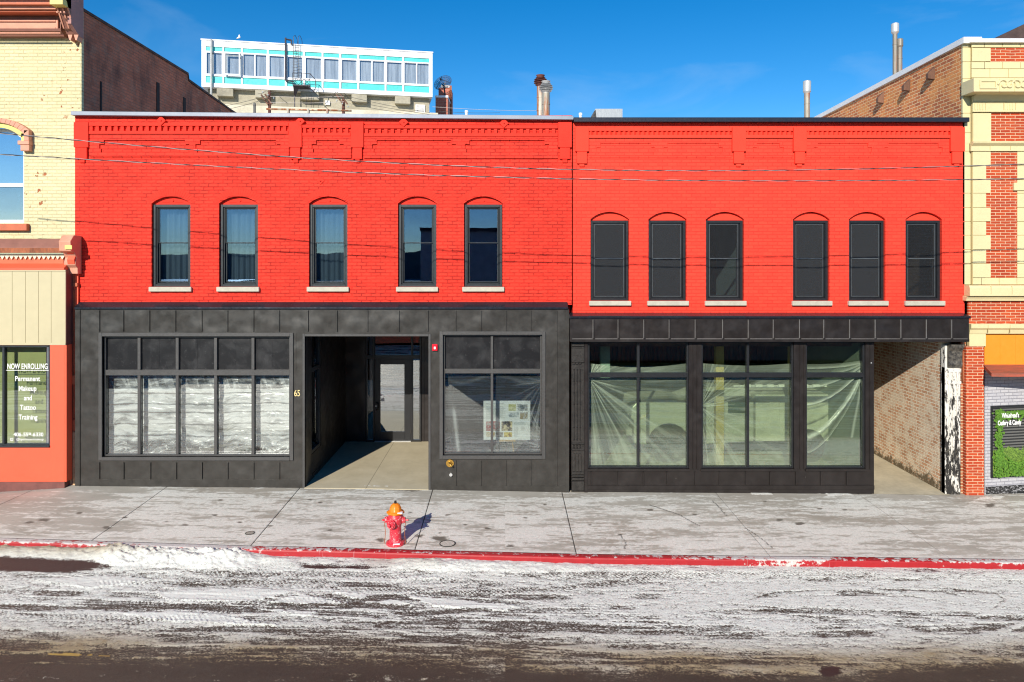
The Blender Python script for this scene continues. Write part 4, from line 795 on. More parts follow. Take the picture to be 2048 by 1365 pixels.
for k in range(3): b.cyl((a+.10+k*.085, -.07, Z(950, -.06)), (a+.10+k*.085, -.07, Z(742, -.06)), .024, n=10)
b.box(a+.05, c_, -.085, -.062, Z(768, -.06), Z(762, -.06)); b.box(a+.05, c_, -.085, -.062, Z(745, -.06), Z(738, -.06)); obj('flutes', b, m_peel, pc)
t = NT('dark weathered capital'); c = t.mix(t.rng(t.noise(11, 6, .7), .4, .62), (.022, .02, .018), (.14, .125, .10)); t.bsdf(c, .6, 0, t.bump(t.noise(11, 6, .7), 1, .02))
b = MB().prism([(-.08, Z(735)), (.05, Z(735)), (.05, Z(688)), (-.18, Z(688)), (-.17, Z(694)), (-.11, Z(702)), (-.10, Z(722)), (-.12, Z(728))], a+.05, c_+.01, 'yz'); obj('capital', b, t.m, pc)
b = MB().box(X(1922, .0), X(1934, .0), .0, .3, -.4, Z(668)); b.box(X(1925, -.04), X(1934, -.04), -.03, .002, Z(762), Z(705))

# ------------------------------------------------------------------ right corner building
cbld = thing('corner_building', 'cream terracotta and red brick building with stacked quoins at the right edge', 'building', (X(2000), 0, -.2))
obj('brick_return', MB().box(X(1922), X(1932), .01, .3, -.4, Z(685)), brick('rough brick return', 0, (.45, .17, .08), (.30, .10, .05), (.60, .48, .30), bumpd=.02, mort=.012), cbld)
obj('timber_plate', MB().box(X(1923), X(1931), -.04, .009, Z(765), Z(703)), m_rust, cbld)
CY0 = -.06; XE = 15.5
def xc(p, y=CY0): return X(p, y)
def zc_(p, y=CY0): return Z(p, y)
# core body: side wall above the red roof
b = MB(); b.add([(X(1926), .05, 0), (X(1926), 14, 0), (X(1926), 14, 9.35), (X(1926), .05, Z(88, .05)), (XE, .05, 0), (XE, 14, 0), (XE, 14, 9.35), (XE, .05, Z(88, .05))], [(0, 1, 2, 3)[::-1], (4, 5, 6, 7), (3, 2, 6, 7)[::-1], (1, 5, 6, 2)[::-1]])
obj('side_wall', b, m_side, cbld)
b = MB(); xs0 = X(1926)
b.add([(xs0-.05, -.10, Z(88)-.01), (xs0-.05, 14.05, 9.30), (xs0-.05, 14.05, 9.42), (xs0-.05, -.10, Z(88)+.12), (xs0+.35, -.10, Z(88)-.01), (xs0+.35, 14.05, 9.30), (xs0+.35, 14.05, 9.42), (xs0+.35, -.10, Z(88)+.12)], [(0, 1, 2, 3)[::-1], (4, 5, 6, 7), (0, 3, 7, 4)[::-1], (3, 2, 6, 7)[::-1], (1, 5, 6, 2)[::-1], (0, 4, 5, 1)[::-1]])
obj('parapet_coping', b, m_white, cbld)
b = MB().box(xc(1941, -.14), XE, -.14, .045, zc_(85, -.14), zc_(77, -.14)); obj('front_coping', b, m_white, cbld, bevel=.01)
for i, yy in enumerate((1.0, 2.0, 3.2, 4.2)):
    zt = Z(88)-.35-(Z(88)-9.35)*yy/14; o_ = MB().add([(xs0-.16, yy, zt), (xs0-.002, yy, zt+.16), (xs0-.002, yy, zt-.14), (xs0-.16, yy, zt-.12), (xs0-.16, yy+.10, zt), (xs0-.002, yy+.10, zt+.16), (xs0-.002, yy+.10, zt-.14), (xs0-.16, yy+.10, zt-.12)], [(0, 1, 2, 3), (7, 6, 5, 4), (0, 3, 7, 4), (0, 4, 5, 1), (3, 2, 6, 7)])
    if i < 3: obj('roof_scupper', o_, m_wood, cbld)
# front: brick field then terracotta blocks laid on it with dark joints between
b = MB().box(xc(1960), XE, CY0+.02, .045, zc_(655), zc_(85)); obj('brick_front', b, m_neat, cbld)
blk = MB()
def block(a, c_, y0, y1_, d=0.0, g=.5): blk.box(xc(a+g), xc(c_-g), CY0-d, CY0+.022, zc_(y1_-g), zc_(y0+g))
def row(a, y0, y1_, w_, off=0, d=0., end=2120):
    x_ = a; nx_ = a+w_-off
    while x_ < end: block(x_, nx_, y0, y1_, d); x_ = nx_; nx_ += w_
row(1943, 86, 95, 36, 10); block(1944, 1982, 96, 123.5); row(1943, 124, 138, 36, 10); row(1943, 138, 156, 37, 0)
block(1946, 1983, 226, 284); 
qy = [303, 332, 360, 387, 415.5, 443.5, 471, 499.5, 527.5, 556]
for i, (a, c_) in enumerate(zip(qy, qy[1:])): block(1945.5, 1982 if i % 2 == 0 else 1973, a, c_); block(2034.5, 2060, a, c_, .0)
block(2026, 2062, 365.5, 382, .03); row(1945.5, 556, 570, 35.5, 18)
# narrow corner strip, set back
ys_ = [87, 96, 124, 158, 192, 227, 266, 303, 332, 387, 415.5, 443.5, 471, 499.5, 527.5, 570]
for a, c_ in zip(ys_, ys_[1:]): blk.box(X(1925.5, .0), X(1942, .0), .0, .05, Z(c_-.5), Z(a+.5))
for a, c_ in zip(ys_, ys_[1:]): blk.box(X(1942.3, .0), xc(1945.5)+.01, -.03, .05, Z(c_-.3), Z(a+.3))
obj('terracotta_block', blk, m_terra, cbld, bevel=.006); obj('terracotta_backing', MB().box(X(1927), XE, .008, .046, Z(570), Z(86)).box(xc(1944), xc(1972), CY0+.012, CY0+.03, zc_(570), zc_(86)).box(xc(2036), xc(2061), CY0+.012, CY0+.03, zc_(556), zc_(303)).box(xc(1946), XE, CY0+.012, CY0+.03, zc_(156), zc_(124)).box(xc(1946), XE, CY0+.012, CY0+.03, zc_(570), zc_(556)).box(xc(1946), XE, CY0+.012, CY0+.03, zc_(95.4), zc_(85.5)), m_joint, cbld)
cn_ = MB(); dC = .42
cn_.box(X(1948, -dC), XE, -dC, .0, Z(184, -dC), Z(156, -dC)); cor = obj('cornice', cn_, m_terra, cbld, bevel=.01)
b = MB(); ff = lambda p_: X(p_, -dC); gg = lambda p_: Z(p_, -dC)
b.frame(ff(1959), ff(1993), gg(178), gg(161), .03, -dC-.02, -dC+.001)
for xx in (1999, 2029): b.box(ff(xx), ff(xx+.7), -dC-.012, -dC+.001, gg(183), gg(157))
for k, c0 in enumerate((2007, 2020, 2034, 2048)):
    s_g = 1 if k % 2 else -1; pts = [(ff(c0)+s_g*(.02+.10*(1-tt))*math.cos(tt*7), -dC-.012, gg(170)+(.02+.10*(1-tt))*math.sin(tt*7)) for tt in np.linspace(0, 1, 22)]; b.tube(pts, .018, 6)
obj('carved_relief', b, m_terra, cor)
b = MB(); pr = [(CY0+.02, zc_(204)), (-.10, zc_(204)), (-.13, zc_(199)), (-.17, zc_(193)), (-.26, zc_(188)-.0), (-.34, Z(184, -dC)-.002), (CY0+.02, Z(184, -dC)-.002)]
b.prism(pr, xc(1944), XE, 'yz'); obj('cove_moulding', b, m_terra, cor, bevel=.004); b = MB(); b.prism([(CY0+.02, zc_(225)), (-.10, zc_(225)), (-.10, zc_(222.5)), (-.085, zc_(222)), (-.085, zc_(206.5)), (-.105, zc_(206)), (-.105, zc_(204.2)), (CY0+.02, zc_(204.2))], xc(1944.5), XE, 'yz')
for s_x in (1950, 2010):
    for k in range(4): b.box(X(s_x+k*5, -.1), X(s_x+k*5+2, -.1), -.10, -.084, zc_(221), zc_(208))
obj('frieze', b, m_terra, cbld, bevel=.004); b = MB(); b.prism([(CY0+.02, zc_(303)), (-.085, zc_(303)), (-.085, zc_(293)), (-.15, zc_(288)), (-.16, zc_(284.3)), (CY0+.02, zc_(284.3))], xc(1941), XE, 'yz')
obj('string_course', b, m_terra, cbld, bevel=.004); b = MB(); b.prism([(.0, zc_(592)), (-.20, zc_(592)), (-.20, zc_(576)), (-.17, zc_(571)), (.0, zc_(571))], X(1940, -.2), XE, 'yz'); b.prism([(.0, zc_(602)), (-.12, zc_(602)), (-.14, zc_(597)), (-.17, zc_(594)), (.0, zc_(592.2))], X(1934, -.15), XE, 'yz')
obj('sill_course', b, m_terra, cbld, bevel=.004); b = MB(); b.prism([(.0, zc_(668)), (-.08, zc_(668)), (-.10, zc_(660)), (-.14, zc_(656)), (-.14, zc_(648)), (.0, zc_(648))], xc(1938), XE, 'yz')
b.box(xc(1938), xc(1971), -.075, .02, zc_(693), zc_(668.3)); obj('shop_moulding', b, m_terra, cbld, bevel=.004)
b = MB()
for yy, d, xs1 in ((581, -.203, (1982, 2024)), (197, -.15, ()), (658, -.143, (1976, 2020)), (292, -.09, (1980, 2021)), (213, -.088, (1971, 2007, 2031))):
    for xx in xs1: b.box(X(xx, d), X(xx+.7, d), d-.001, d+.02, Z(yy+8, d), Z(yy-8, d))
obj('joint_line', b, m_joint, cbld)
obj('terracotta_corbel', MB().box(X(1928), xc(1941), -.15, .0, zc_(590), zc_(573)), plain('broken terracotta', (.52, .30, .18), .8, var=.2, scale=8, bump=.02), cbld)
obj('brick_band', MB().box(X(1934), XE, -.05, .0, Z(649), Z(601)), m_neat, cbld)
obj('brick_pier', MB().box(X(1932, -.1), X(1968, -.1), -.10, .3, -.45, zc_(693)), m_neat, cbld)
wa, wb, wc, wd = xc(2062), xc(2062)+1.15, zc_(556), zc_(303); fr = MB().frame(wa, wb, wc, wd, .09, CY0-.02, CY0+.06); fr.box(wa+.09, wb-.09, CY0-.01, CY0+.05, (wc+wd)/2-.03, (wc+wd)/2+.03)
cw_ = obj('window', fr, m_terra, cbld, bevel=.006); obj('pane', MB().box(wa+.09, wb-.09, CY0+.016, CY0+.019, wc+.09, wd-.09), m_spand, cw_)
obj('orange_panel', MB().box(X(1969, -.02), XE, -.02, .05, Z(733), Z(669)).box(X(2000, -.02), X(2001, -.02), -.024, -.02, Z(733), Z(669)).box(X(2031, -.02), X(2032, -.02), -.024, -.02, Z(733), Z(669)), m_orange, cbld)
aw = MB().add([(X(1966), .0, Z(729)), (XE, .0, Z(729)), (XE, -.62, Z(748, -.62)), (X(1983, -.62), -.62, Z(747, -.62)), (X(1966), .0, Z(736)), (XE, .0, Z(736)), (XE, -.62, Z(754, -.62)), (X(1983, -.62), -.62, Z(754, -.62))], [(0, 1, 2, 3)[::-1], (4, 5, 6, 7), (3, 2, 6, 7)[::-1], (0, 3, 7, 4)[::-1]])
t = NT('weathered red boards'); c = t.mix(t.rng(t.noise(5, 6, .7, t.mapc((.6, 3, 3))), .4, .6), (.42, .09, .05), (.24, .08, .05)); t.bsdf(c, .7); obj('canopy', aw, t.m, cbld)
# recessed grey brick wall that runs back to the right
ang = math.radians(10); gx0 = X(1969); gw = MB(); L_ = 5.0; gw.add([(0, 0, -.5), (L_, 0, -.5), (L_, 0, 3.2), (0, 0, 3.2), (0, .15, -.5), (L_, .15, -.5), (L_, .15, 3.2), (0, .15, 3.2)], [(0, 1, 2, 3), (7, 6, 5, 4), (3, 2, 6, 7), (0, 3, 7, 4)])
def rotm(o, x, y, a):
    o.data.transform(Matrix.Translation((x, y, 0)) @ Matrix.Rotation(a, 4, 'Z')); return o
gy0 = -.02; 
o = obj('grey_wall', gw, m_greybrick, cbld); rotm(o, gx0, gy0, ang)
def onwall(px, py):      # ray from the camera onto the slanted wall -> local u, z
    k = (px-CX)/F; u_ = (gx0-k*(gy0-CAMY))/(k*math.sin(ang)-math.cos(ang)); y_ = gy0+u_*math.sin(ang); return u_, Z(py, y_)
u0, zt0 = onwall(1983, 815); _, zb0_ = onwall(1983, 953); u1 = 2.6
t = NT('garden mural print'); sp = t.n('ShaderNodeSeparateXYZ'); t.l(t.co, sp.inputs[0]); nz_ = t.noise(7, 7, .7)
lf = t.mix(t.rng(t.noise(26, 5, .75), .35, .65), (.02, .06, .01), (.22, .36, .05)); wv = t.n('ShaderNodeTexWave'); wv.bands_direction = 'Z'; wv.inputs['Scale'].default_value = 5; t.l(t.co, wv.inputs[0])
bk = t.mix(t.rng(wv.outputs[1], .4, .6), (.02, .02, .02), (.13, .13, .12)); lvl = t.rng(t.mul(sp.outputs[2], t.mul(t.mul(nz_, -.5, 'ADD'), .5), 'ADD'), .78, .82, 1, 0)
bk = t.mix(lvl, bk, lf); t.bsdf(bk, .5)
o = obj('mural_panel', MB().box(u0, u1, -.02, -.002, zb0_, zt0), t.m, cbld); rotm(o, gx0, gy0, ang); mural = o
o = obj('mural_frame', MB().frame(u0-.03, u1+.03, zb0_-.03, zt0+.03, .03, -.035, -.001), m_frame2, cbld); rotm(o, gx0, gy0, ang)
iv = MB(); rnd = random.Random(3)
def leaf(mb, x, y, z, s):
    a = rnd.uniform(0, 6.28); tl = rnd.uniform(-.5, .5); p = []
    for k in range(5):
        q = a+k*1.2566; p.append((x+s*math.cos(q), y-abs(tl)*s*(.5+.5*math.sin(q+1)), z+s*math.sin(q)))
    mb.quad(*p)
for i in range(900):
    tt = rnd.random()
    if tt < .35: uu, zz = u0+.05+rnd.gauss(.09, .05), zt0-.05-rnd.random()**1.2*1.25
    elif tt < .65: uu, zz = u0+.1+rnd.random()*.95, zt0-.1-abs(rnd.gauss(0, .08))
    else: uu, zz = u0+1.0+rnd.gauss(.1, .08), zt0-.05-rnd.random()*1.2
    leaf(iv, uu, -.04-rnd.random()*.03, zz, rnd.uniform(.018, .04))
for i in range(750):
    uu = u0+.02+rnd.random()*1.5; zz = zb0_+rnd.random()**1.1*(.42+.14*math.sin(uu*6)); leaf(iv, uu, -.035-rnd.random()*.04, zz, rnd.uniform(.015, .035))
t = NT('leaf print'); t.bsdf(t.mix(t.rng(t.noise(30, 3), .35, .65), (.04, .12, .01), (.13, .28, .025)), .6); o = obj('ivy', iv, t.m, cbld); rotm(o, gx0, gy0, ang)
for s_t, pyy, pxx in (("Whitehead's", 834, 2016), ("Cutlery & Candy", 848.5, 2014)):
    uu, zz = onwall(pxx, pyy); text('lettering', s_t, .145, m_letter, mural, gx0+uu*math.cos(ang), gy0+uu*math.sin(ang)-.075, zz, .60, .003, rotz=ang, bold=.003)
b = MB().add([(0, -.03, -.5), (L_, -.03, -.5), (L_, -.03, -.02), (0, -.03, -.02), (0, 0, -.02), (L_, 0, -.02)], [(0, 1, 2, 3), (3, 2, 5, 4)]); o = obj('black_plinth', b, m_peel, cbld); rotm(o, gx0, gy0, ang); 
o.data.materials.clear(); t = NT('chipped black plinth'); t.bsdf(t.mix(t.rng(t.noise(16, 6, .7, t.mapc((1, 1, 2))), .52, .6), (.02, .02, .02), (.35, .35, .36)), .7); o.data.materials.append(t.m)
# dark gable far behind
gb = obj('roof_gable', MB().prism([(X(1985, 16), Z(80, 16)), (X(2110, 16), Z(80, 16)), (X(2110, 16), Z(20, 16)), (X(2040, 16), Z(53, 16))], 16, 17.5), plain('dark shingles', (.07, .045, .04), .9, var=.3, scale=3, bump=.02), cbld)

# ------------------------------------------------------------------ cream building, left
cr_b = thing('cream_brick_building', 'cream painted brick building with brown cornice and coral shopfront at the left edge', 'building', (X(60), .04, 0))
YC = .04; xL = -16.0; xR = X(163, YC); wx0, wx1 = X(-51, YC), X(48, YC); wz0, wz1 = Z(447, YC), Z(255, YC)
b = MB(); b.holes(xL, xR, Z(482, YC), Z(21, YC), YC, YC+.08, [(wx0, wx1, wz0, wz1)]); ar = archpts(wx0, wx1, Z(274, YC), wz1-.002); mid = len(ar)//2
b.prism([(wx0, wz1)]+ar[:mid+1], YC+.0005, YC+.079); b.prism([(wx1, wz1)]+ar[mid:][::-1], YC+.0005, YC+.079); obj('brick_front', b, m_cream, cr_b)
b = MB(); zt = Z(21, YC); pts = [(YC+.081, 0), (14, 0), (14, 9.9), (8.5, 10.05), (5.45, 10.22), (5.25, 10.25), (5.2, 10.42), (YC+.081, zt+.01)]; b.prism(pts, xR-.3, xR-.002, 'yz'); obj('side_wall', b, m_brown, cr_b)
m_dkstrip = plain('dark strip brick', (.035, .022, .02), .9, var=.3, scale=6)
for yy in (.75, 3.35, 4.9): b = MB(); b.box(xR-.004, xR+.012, yy, yy+(.06 if yy < 1 else .16), 7.4, 10.4-yy*.02-(.6 if yy > 3 else 1.3)); obj('dark_strip', b, m_dkstrip, cr_b)  # thin dark strips up the brown side wall
cp = MB(); 
for (ya, za_), (yb, zb_) in zip([(YC+.0, zt), (5.2, 10.42), (5.25, 10.25), (8.5, 10.05)], [(5.2, 10.42), (5.25, 10.25), (8.5, 10.05), (14, 9.9)]): cp.add([(xR-.34, ya, za_), (xR+.03, ya, za_), (xR+.03, yb, zb_), (xR-.34, yb, zb_), (xR-.34, ya, za_+.06), (xR+.03, ya, za_+.06), (xR+.03, yb, zb_+.06), (xR-.34, yb, zb_+.06)], [(0, 3, 2, 1), (4, 5, 6, 7), (0, 1, 5, 4), (1, 2, 6, 5), (2, 3, 7, 6), (3, 0, 4, 7)])
obj('parapet_coping', cp, plain('crumbling brick coping', (.10, .06, .05), .9, var=.5, scale=4, bump=.03), cr_b)
obj('roof', MB().box(xL, xR-.31, YC+.36, 14, 9.2, 9.4), m_roofbounce, cr_b)
obj('snow_patch', MB().box(X(168, .9), X(205, 1.6), .9, 1.8, 7.6, 7.72), m_whitep, lb)
# window
fr = MB(); fx0, fx1 = wx0+.01, wx1-.01; zfr = Z(276, YC); fr.box(fx0, fx0+.06, YC+.08, YC+.2, wz0, zfr); fr.box(fx1-.06, fx1, YC+.08, YC+.2, wz0, zfr); fr.box(fx0+.06, fx1-.06, YC+.08, YC+.2, wz0, wz0+.08); fr.box(fx0+.06, fx1-.06, YC+.07, YC+.19, Z(373, YC), Z(366, YC))
ar = archpts(fx0, fx1, zfr, wz1-.015); ari = archpts(fx0+.06, fx1-.06, zfr-.02, wz1-.08); 
for q in range(len(ar)-1): fr.prism([ari[q], ari[q+1], ar[q+1], ar[q]], YC+.08, YC+.2)
w_ = obj('window', fr, m_whitep, cr_b); ap = MB().prism([(fx1-.06, Z(369, YC)), (fx0+.06, Z(369, YC))]+ari, YC+.13, YC+.136); ap.box(fx0+.06, fx1-.06, YC+.15, YC+.156, wz0+.08, Z(369, YC)); obj('pane', ap, glass('blue sky glass', .34, (.6, .65, .7), wav=.002), w_)
obj('blind', MB().box(fx0+.03, fx1-.03, YC+.3, YC+.32, wz0, Z(369, YC)), plain('grey blind', (.16, .17, .18), .9, var=.2), w_)
obj('sill', MB().box(wx0-.1, X(57), -.06, YC+.02, Z(462), Z(448)), m_terrac, w_, bevel=.01)
hd = MB(); hy = MB(); wo0, wo1 = X(-66), X(63); ao = archpts(wo0, wo1, Z(262), Z(238)); ai = archpts(wo0+.11, wo1-.11, Z(270), Z(247)); ai2 = archpts(wo0+.20, wo1-.20, Z(276), Z(256))
for q in range(len(ao)-1):
    hd.prism([ai[q], ai[q+1], ao[q+1], ao[q]], -.09, YC+.01); hy.prism([ai2[q], ai2[q+1], ai[q+1], ai[q]], -.04, YC+.01)
for sgn, xe in ((1, wo1), (-1, wo0)):
    hd.box(xe, xe-sgn*.11, -.09, YC+.01, Z(283), Z(262)-.0); hd.box(xe+sgn*.01, xe-sgn*.24, -.10, YC+.01, Z(291), Z(283)); hd.box(xe-sgn*.0, xe-sgn*.19, -.08, YC+.01, Z(303), Z(291)); hy.box(xe-sgn*.112, xe-sgn*.2, -.04, YC+.01, Z(283), Z(268))
obj('hood_mould', hd, m_pink, w_, bevel=.006); obj('hood_band', hy, m_yellow, w_)
# big top cornice
xe = X(133, -.55)
b = MB(); b.prism([(YC, Z(76)), (-.10, Z(76)), (-.12, Z(72)), (-.20, Z(69)), (-.22, Z(64)), (YC, Z(64))], xL, X(122, -.2), 'yz'); b.prism([(YC, Z(64)), (-.14, Z(64)), (-.14, Z(36)), (-.22, Z(33)), (YC, Z(33))], xL, X(118, -.2), 'yz')
obj('cornice', b, m_mauve, cr_b); b = MB().frame(xL, X(117, -.17), Z(60, -.16), Z(40, -.16), .05, -.19, -.139); b.box(xL+.1, X(112, -.17), -.155, -.138, Z(56, -.16), Z(44, -.16)); b.box(xL, X(121, -.24), -.245, -.20, Z(68, -.24), Z(65, -.24)); b.box(xL, X(112, -.45), -.46, .0, Z(19, -.45), Z(11, -.45)); b.box(xL, X(112, -.5), -.5, .0, Z(7, -.5), Z(-1, -.5)); obj('cornice_panel', b, m_pink, cr_b, bevel=.008)
b = MB().box(xL, X(112, -.4), -.40, .0, Z(24, -.4), Z(19.5, -.4)); b.box(xL, X(112, -.55), -.55, .0, Z(11, -.5), Z(7, -.5)); b.box(xL, X(112, -.6), -.62, .0, Z(-1, -.5), Z(-40, -.5)); obj('cornice_soffit', b, m_terrac, cr_b)
bx0_, bx1_ = X(122, -.35), X(148, -.3)
b = MB(); b.prism([(YC, Z(74)), (-.16, Z(74)), (-.20, Z(68)), (-.26, Z(66)), (-.48, Z(33)), (-.52, Z(31)), (-.55, Z(22)), (-.62, Z(20)), (-.66, Z(-30)), (YC, Z(-30))], bx0_, bx1_, 'yz'); brk = obj('bracket', b, m_mauve, cr_b, bevel=.006)
b = MB(); fz = lambda tt: (-.26-.22*tt, Z(66)+(Z(33)-Z(66))*tt)
for xx in (bx0_+.0, (bx0_+bx1_)/2-.015, bx1_-.03): b.add([(xx, fz(0)[0]-.02, fz(0)[1]), (xx+.03, fz(0)[0]-.02, fz(0)[1]), (xx+.03, fz(1)[0]-.02, fz(1)[1]), (xx, fz(1)[0]-.02, fz(1)[1]), (xx, fz(0)[0]+.02, fz(0)[1]), (xx+.03, fz(0)[0]+.02, fz(0)[1]), (xx+.03, fz(1)[0]+.02, fz(1)[1]), (xx, fz(1)[0]+.02, fz(1)[1])], [(0, 1, 2, 3), (0, 3, 7, 4), (1, 5, 6, 2)])
for k in range(3): b.cyl((bx0_+.06+k*.075, -.58, Z(27, -.5)), (bx0_+.06+k*.075, -.54, Z(27, -.5)), .018, n=8)
for k in range(2): b.prism([(bx0_+.02+k*.13, Z(74)), (bx0_+.12+k*.13, Z(74)), (bx0_+.085+k*.13, Z(85)), (bx0_+.055+k*.13, Z(85))], -.15, YC)
obj('bracket_trim', b, m_pink, brk); obj('bracket_cap', MB().box(bx0_-.02, bx1_+.0, -.69, -.4, Z(12, -.6), Z(-20, -.6)), m_yellow, brk)
b = MB().box(bx1_+.001, X(158), -.40, YC, Z(60), Z(-30)); b.prism([(YC, Z(60)-.001), (-.39, Z(60)-.001), (-.10, Z(77)), (YC, Z(77))], bx1_+.002, X(157), 'yz'); obj('cornice_return', b, plain('brown board lifted for shade', (.42, .20, .17), .7, var=.15), cr_b)  # lighter copy of the dark brown paint, lifted for the shaded return
# shop cornice
b = MB(); b.prism([(YC, Z(500)), (-.30, Z(500)), (-.28, Z(496)), (-.12, Z(479)), (YC, Z(478))], xL, X(124, -.2), 'yz'); obj('shop_cornice', b, m_mauve, cr_b)
b = MB().box(xL, X(123, -.3), -.30, YC, Z(506, -.3), Z(496, -.3)-.003); obj('shop_cornice_fascia', b, m_rust, cr_b)
b = MB().box(xL, X(126, -.2), -.18, YC, Z(512, -.2), Z(507.5, -.2)); yv = -.20; xx = X(0, yv)-.6
while xx < X(124, yv)-.02: b.prism([(xx, Z(512, yv)), (xx+.098, Z(512, yv)), (xx+.049, Z(519.5, yv))], yv, yv+.03); xx += .1
obj('scalloped_trim', b, plain('cream trim paint', (.76, .70, .50), .6), cr_b); obj('frieze', MB().box(xL, X(127, -.17), -.169, YC, Z(528, -.17), Z(513, -.17)), m_terrac, cr_b)
obj('orange_flashing', MB().prism([(YC, Z(540)), (-.32, Z(540)), (-.32, Z(536)), (-.17, Z(527.5)), (YC, Z(527.5))], xL, X(129, -.3), 'yz'), m_coral, cr_b)
PY_ = -.30; b = MB().box(xL, X(131, PY_), PY_, -.1, Z(690, PY_), Z(541, PY_)); tp = obj('tan_panel', b, m_tan, cr_b)
b = MB()
for p_ in (-2, 24, 50.5, 76.5, 102): b.box(X(p_, PY_), X(p_+.8, PY_), PY_-.001, PY_+.01, Z(686, PY_), Z(543, PY_))
obj('panel_seam', b, plain('dark seam gap', (.20, .16, .08), .8), tp); obj('panel_edge', MB().box(xL, X(131.5, PY_), PY_-.012, PY_+.001, Z(543, PY_), Z(540.2, PY_)).box(xL, X(131.5, PY_), PY_-.012, PY_+.001, Z(690.5, PY_), Z(687, PY_)), m_tan, tp)  # narrow dark strips mark the panel joints
cw0, cw1, cwz0, cwz1 = X(-60, PY_), X(100, PY_), Z(893, PY_), Z(691, PY_)
b = MB(); b.holes(xL, X(133, PY_), Z(964, PY_), Z(690.6, PY_), PY_, -.1, [(cw0, cw1, cwz0, cwz1)]); bulk = obj('coral_shopfront', b, m_coral, cr_b)
obj('panel_seam', MB().box(X(104, PY_), X(104.7, PY_), PY_-.001, PY_+.004, Z(964, PY_), Z(691, PY_)).box(X(129, PY_), X(129.8, PY_), PY_-.006, PY_+.004, Z(964, PY_), Z(691, PY_)), m_terrac, bulk)
obj('side_return', MB().box(X(133, PY_)-.01, X(133, PY_), -.099, YC, -.3, Z(541, PY_)).box(X(131, PY_)-.001, X(131, PY_)+.012, PY_+.002, -.1, Z(964, PY_), Z(541, PY_)), m_dkbrown, cr_b)
obj('base', MB().box(xL, X(133, -.2), -.27, .2, -.6, Z(964, PY_)-.002), m_dkbrown, cr_b)
fr = MB().frame(cw0, cw1-.001, cwz0, cwz1-.001, .045, PY_+.02, PY_+.12); mx1 = X(5, PY_); fr.box(mx1-.02, mx1+.03, PY_+.015, PY_+.11, cwz0+.045, cwz1-.046); fr.box(cw0, cw1-.001, PY_-.03, PY_+.018, cwz0-.02, cwz0+.02)
sw = obj('shop_window', fr, m_frame, cr_b, bevel=.004); obj('pane', MB().box(cw0+.045, mx1-.02, PY_+.06, PY_+.066, cwz0+.045, cwz1-.046).box(mx1+.03, cw1-.046, PY_+.06, PY_+.066, cwz0+.045, cwz1-.046), m_glass, sw)
obj('blind', MB().box(cw0-.2, X(104, .2), .0, .02, cwz0-.1, cwz1+.1), m_green, sw)
ly = PY_+.054
for s_t, py, pxc, sz, sx_ in (('Now Enrolling', 738.5, 55, .17, .80), ('Permanent', 762.5, 55, .155, .80), ('Makeup', 782, 55, .155, .80), ('and', 801, 56, .155, .80), ('Tattoo', 820, 56, .155, .80), ('Training', 839.5, 56, .155, .80), ('406-559-6330', 873, 57, .115, 1.0), ('@lzpermanentmakeup', 881, 60, .068, .95)):
    if s_t == 'Now Enrolling': s_t = 'NOW ENROLLING'; sx_ = .62
    text('lettering', s_t, sz, m_letter, sw, X(pxc, ly), ly, Z(py, ly), sx_, .002, bold=.0012 if sz > .1 else .0)
obj('underline', MB().box(X(12, ly), X(98, ly), ly-.002, ly+.002, Z(741.5, ly), Z(740.5, ly)), m_letter, sw)
ig = MB().frame(X(21, ly), X(26.5, ly), Z(882, ly), Z(876.5, ly), .008, ly-.002, ly+.002); ig.tube([(X(23.75, ly)+.014*math.cos(q), ly, Z(879.3, ly)+.014*math.sin(q)) for q in np.linspace(0, 6.28, 14)], .003, 4); obj('camera_badge', ig, m_letter, sw)
# pilaster with console
b = MB().box(X(134), X(159), -.05, .2, -.3, Z(545)); ps = obj('pilaster', b, m_coral, cr_b)
b = MB()
for k in range(4): b.box(X(141+k*4.2), X(143+k*4.2), -.075, -.049, Z(835), Z(580)); b.box(X(141+k*4.2), X(143+k*4.2), -.075, -.049, Z(566), Z(548))
b.box(X(137), X(159.5), -.09, .0, Z(573), Z(566)); b.box(X(139), X(159.5), -.10, .0, Z(768), Z(750)); b.box(X(138), X(159.5), -.09, .0, Z(838), Z(860)); obj('flute', b, m_terrac, ps)
obj('pilaster_foot', MB().box(X(141), X(159.7), -.085, .0, -.3, Z(862)), plain('weathered sandstone', (.55, .36, .20), .8, var=.25, scale=6, bump=.01), ps)
b = MB().prism([(-.05, Z(548)), (-.16, Z(548)), (-.17, Z(536)), (-.24, Z(530)), (-.24, Z(524)), (-.20, Z(516)), (-.28, Z(506)), (-.40, Z(503)), (-.42, Z(484)), (-.34, Z(476)), (-.30, Z(472)), (-.02, Z(472)), (-.02, Z(548))], X(130, -.2), X(159, -.1), 'yz')
cs = obj('console', b, m_pink, cr_b, bevel=.008); obj('console_inset', MB().box(X(130, -.42), X(144, -.42), -.428, -.41, Z(499, -.42), Z(491, -.42)), m_yellow, cs)
obj('console_leaf', MB().prism([(-.17, Z(535)), (-.25, Z(528)), (-.27, Z(520)), (-.22, Z(512)), (-.29, Z(506)), (-.20, Z(506)), (-.15, Z(520))], X(138, -.2), X(152, -.2), 'yz'), m_coral, cs)

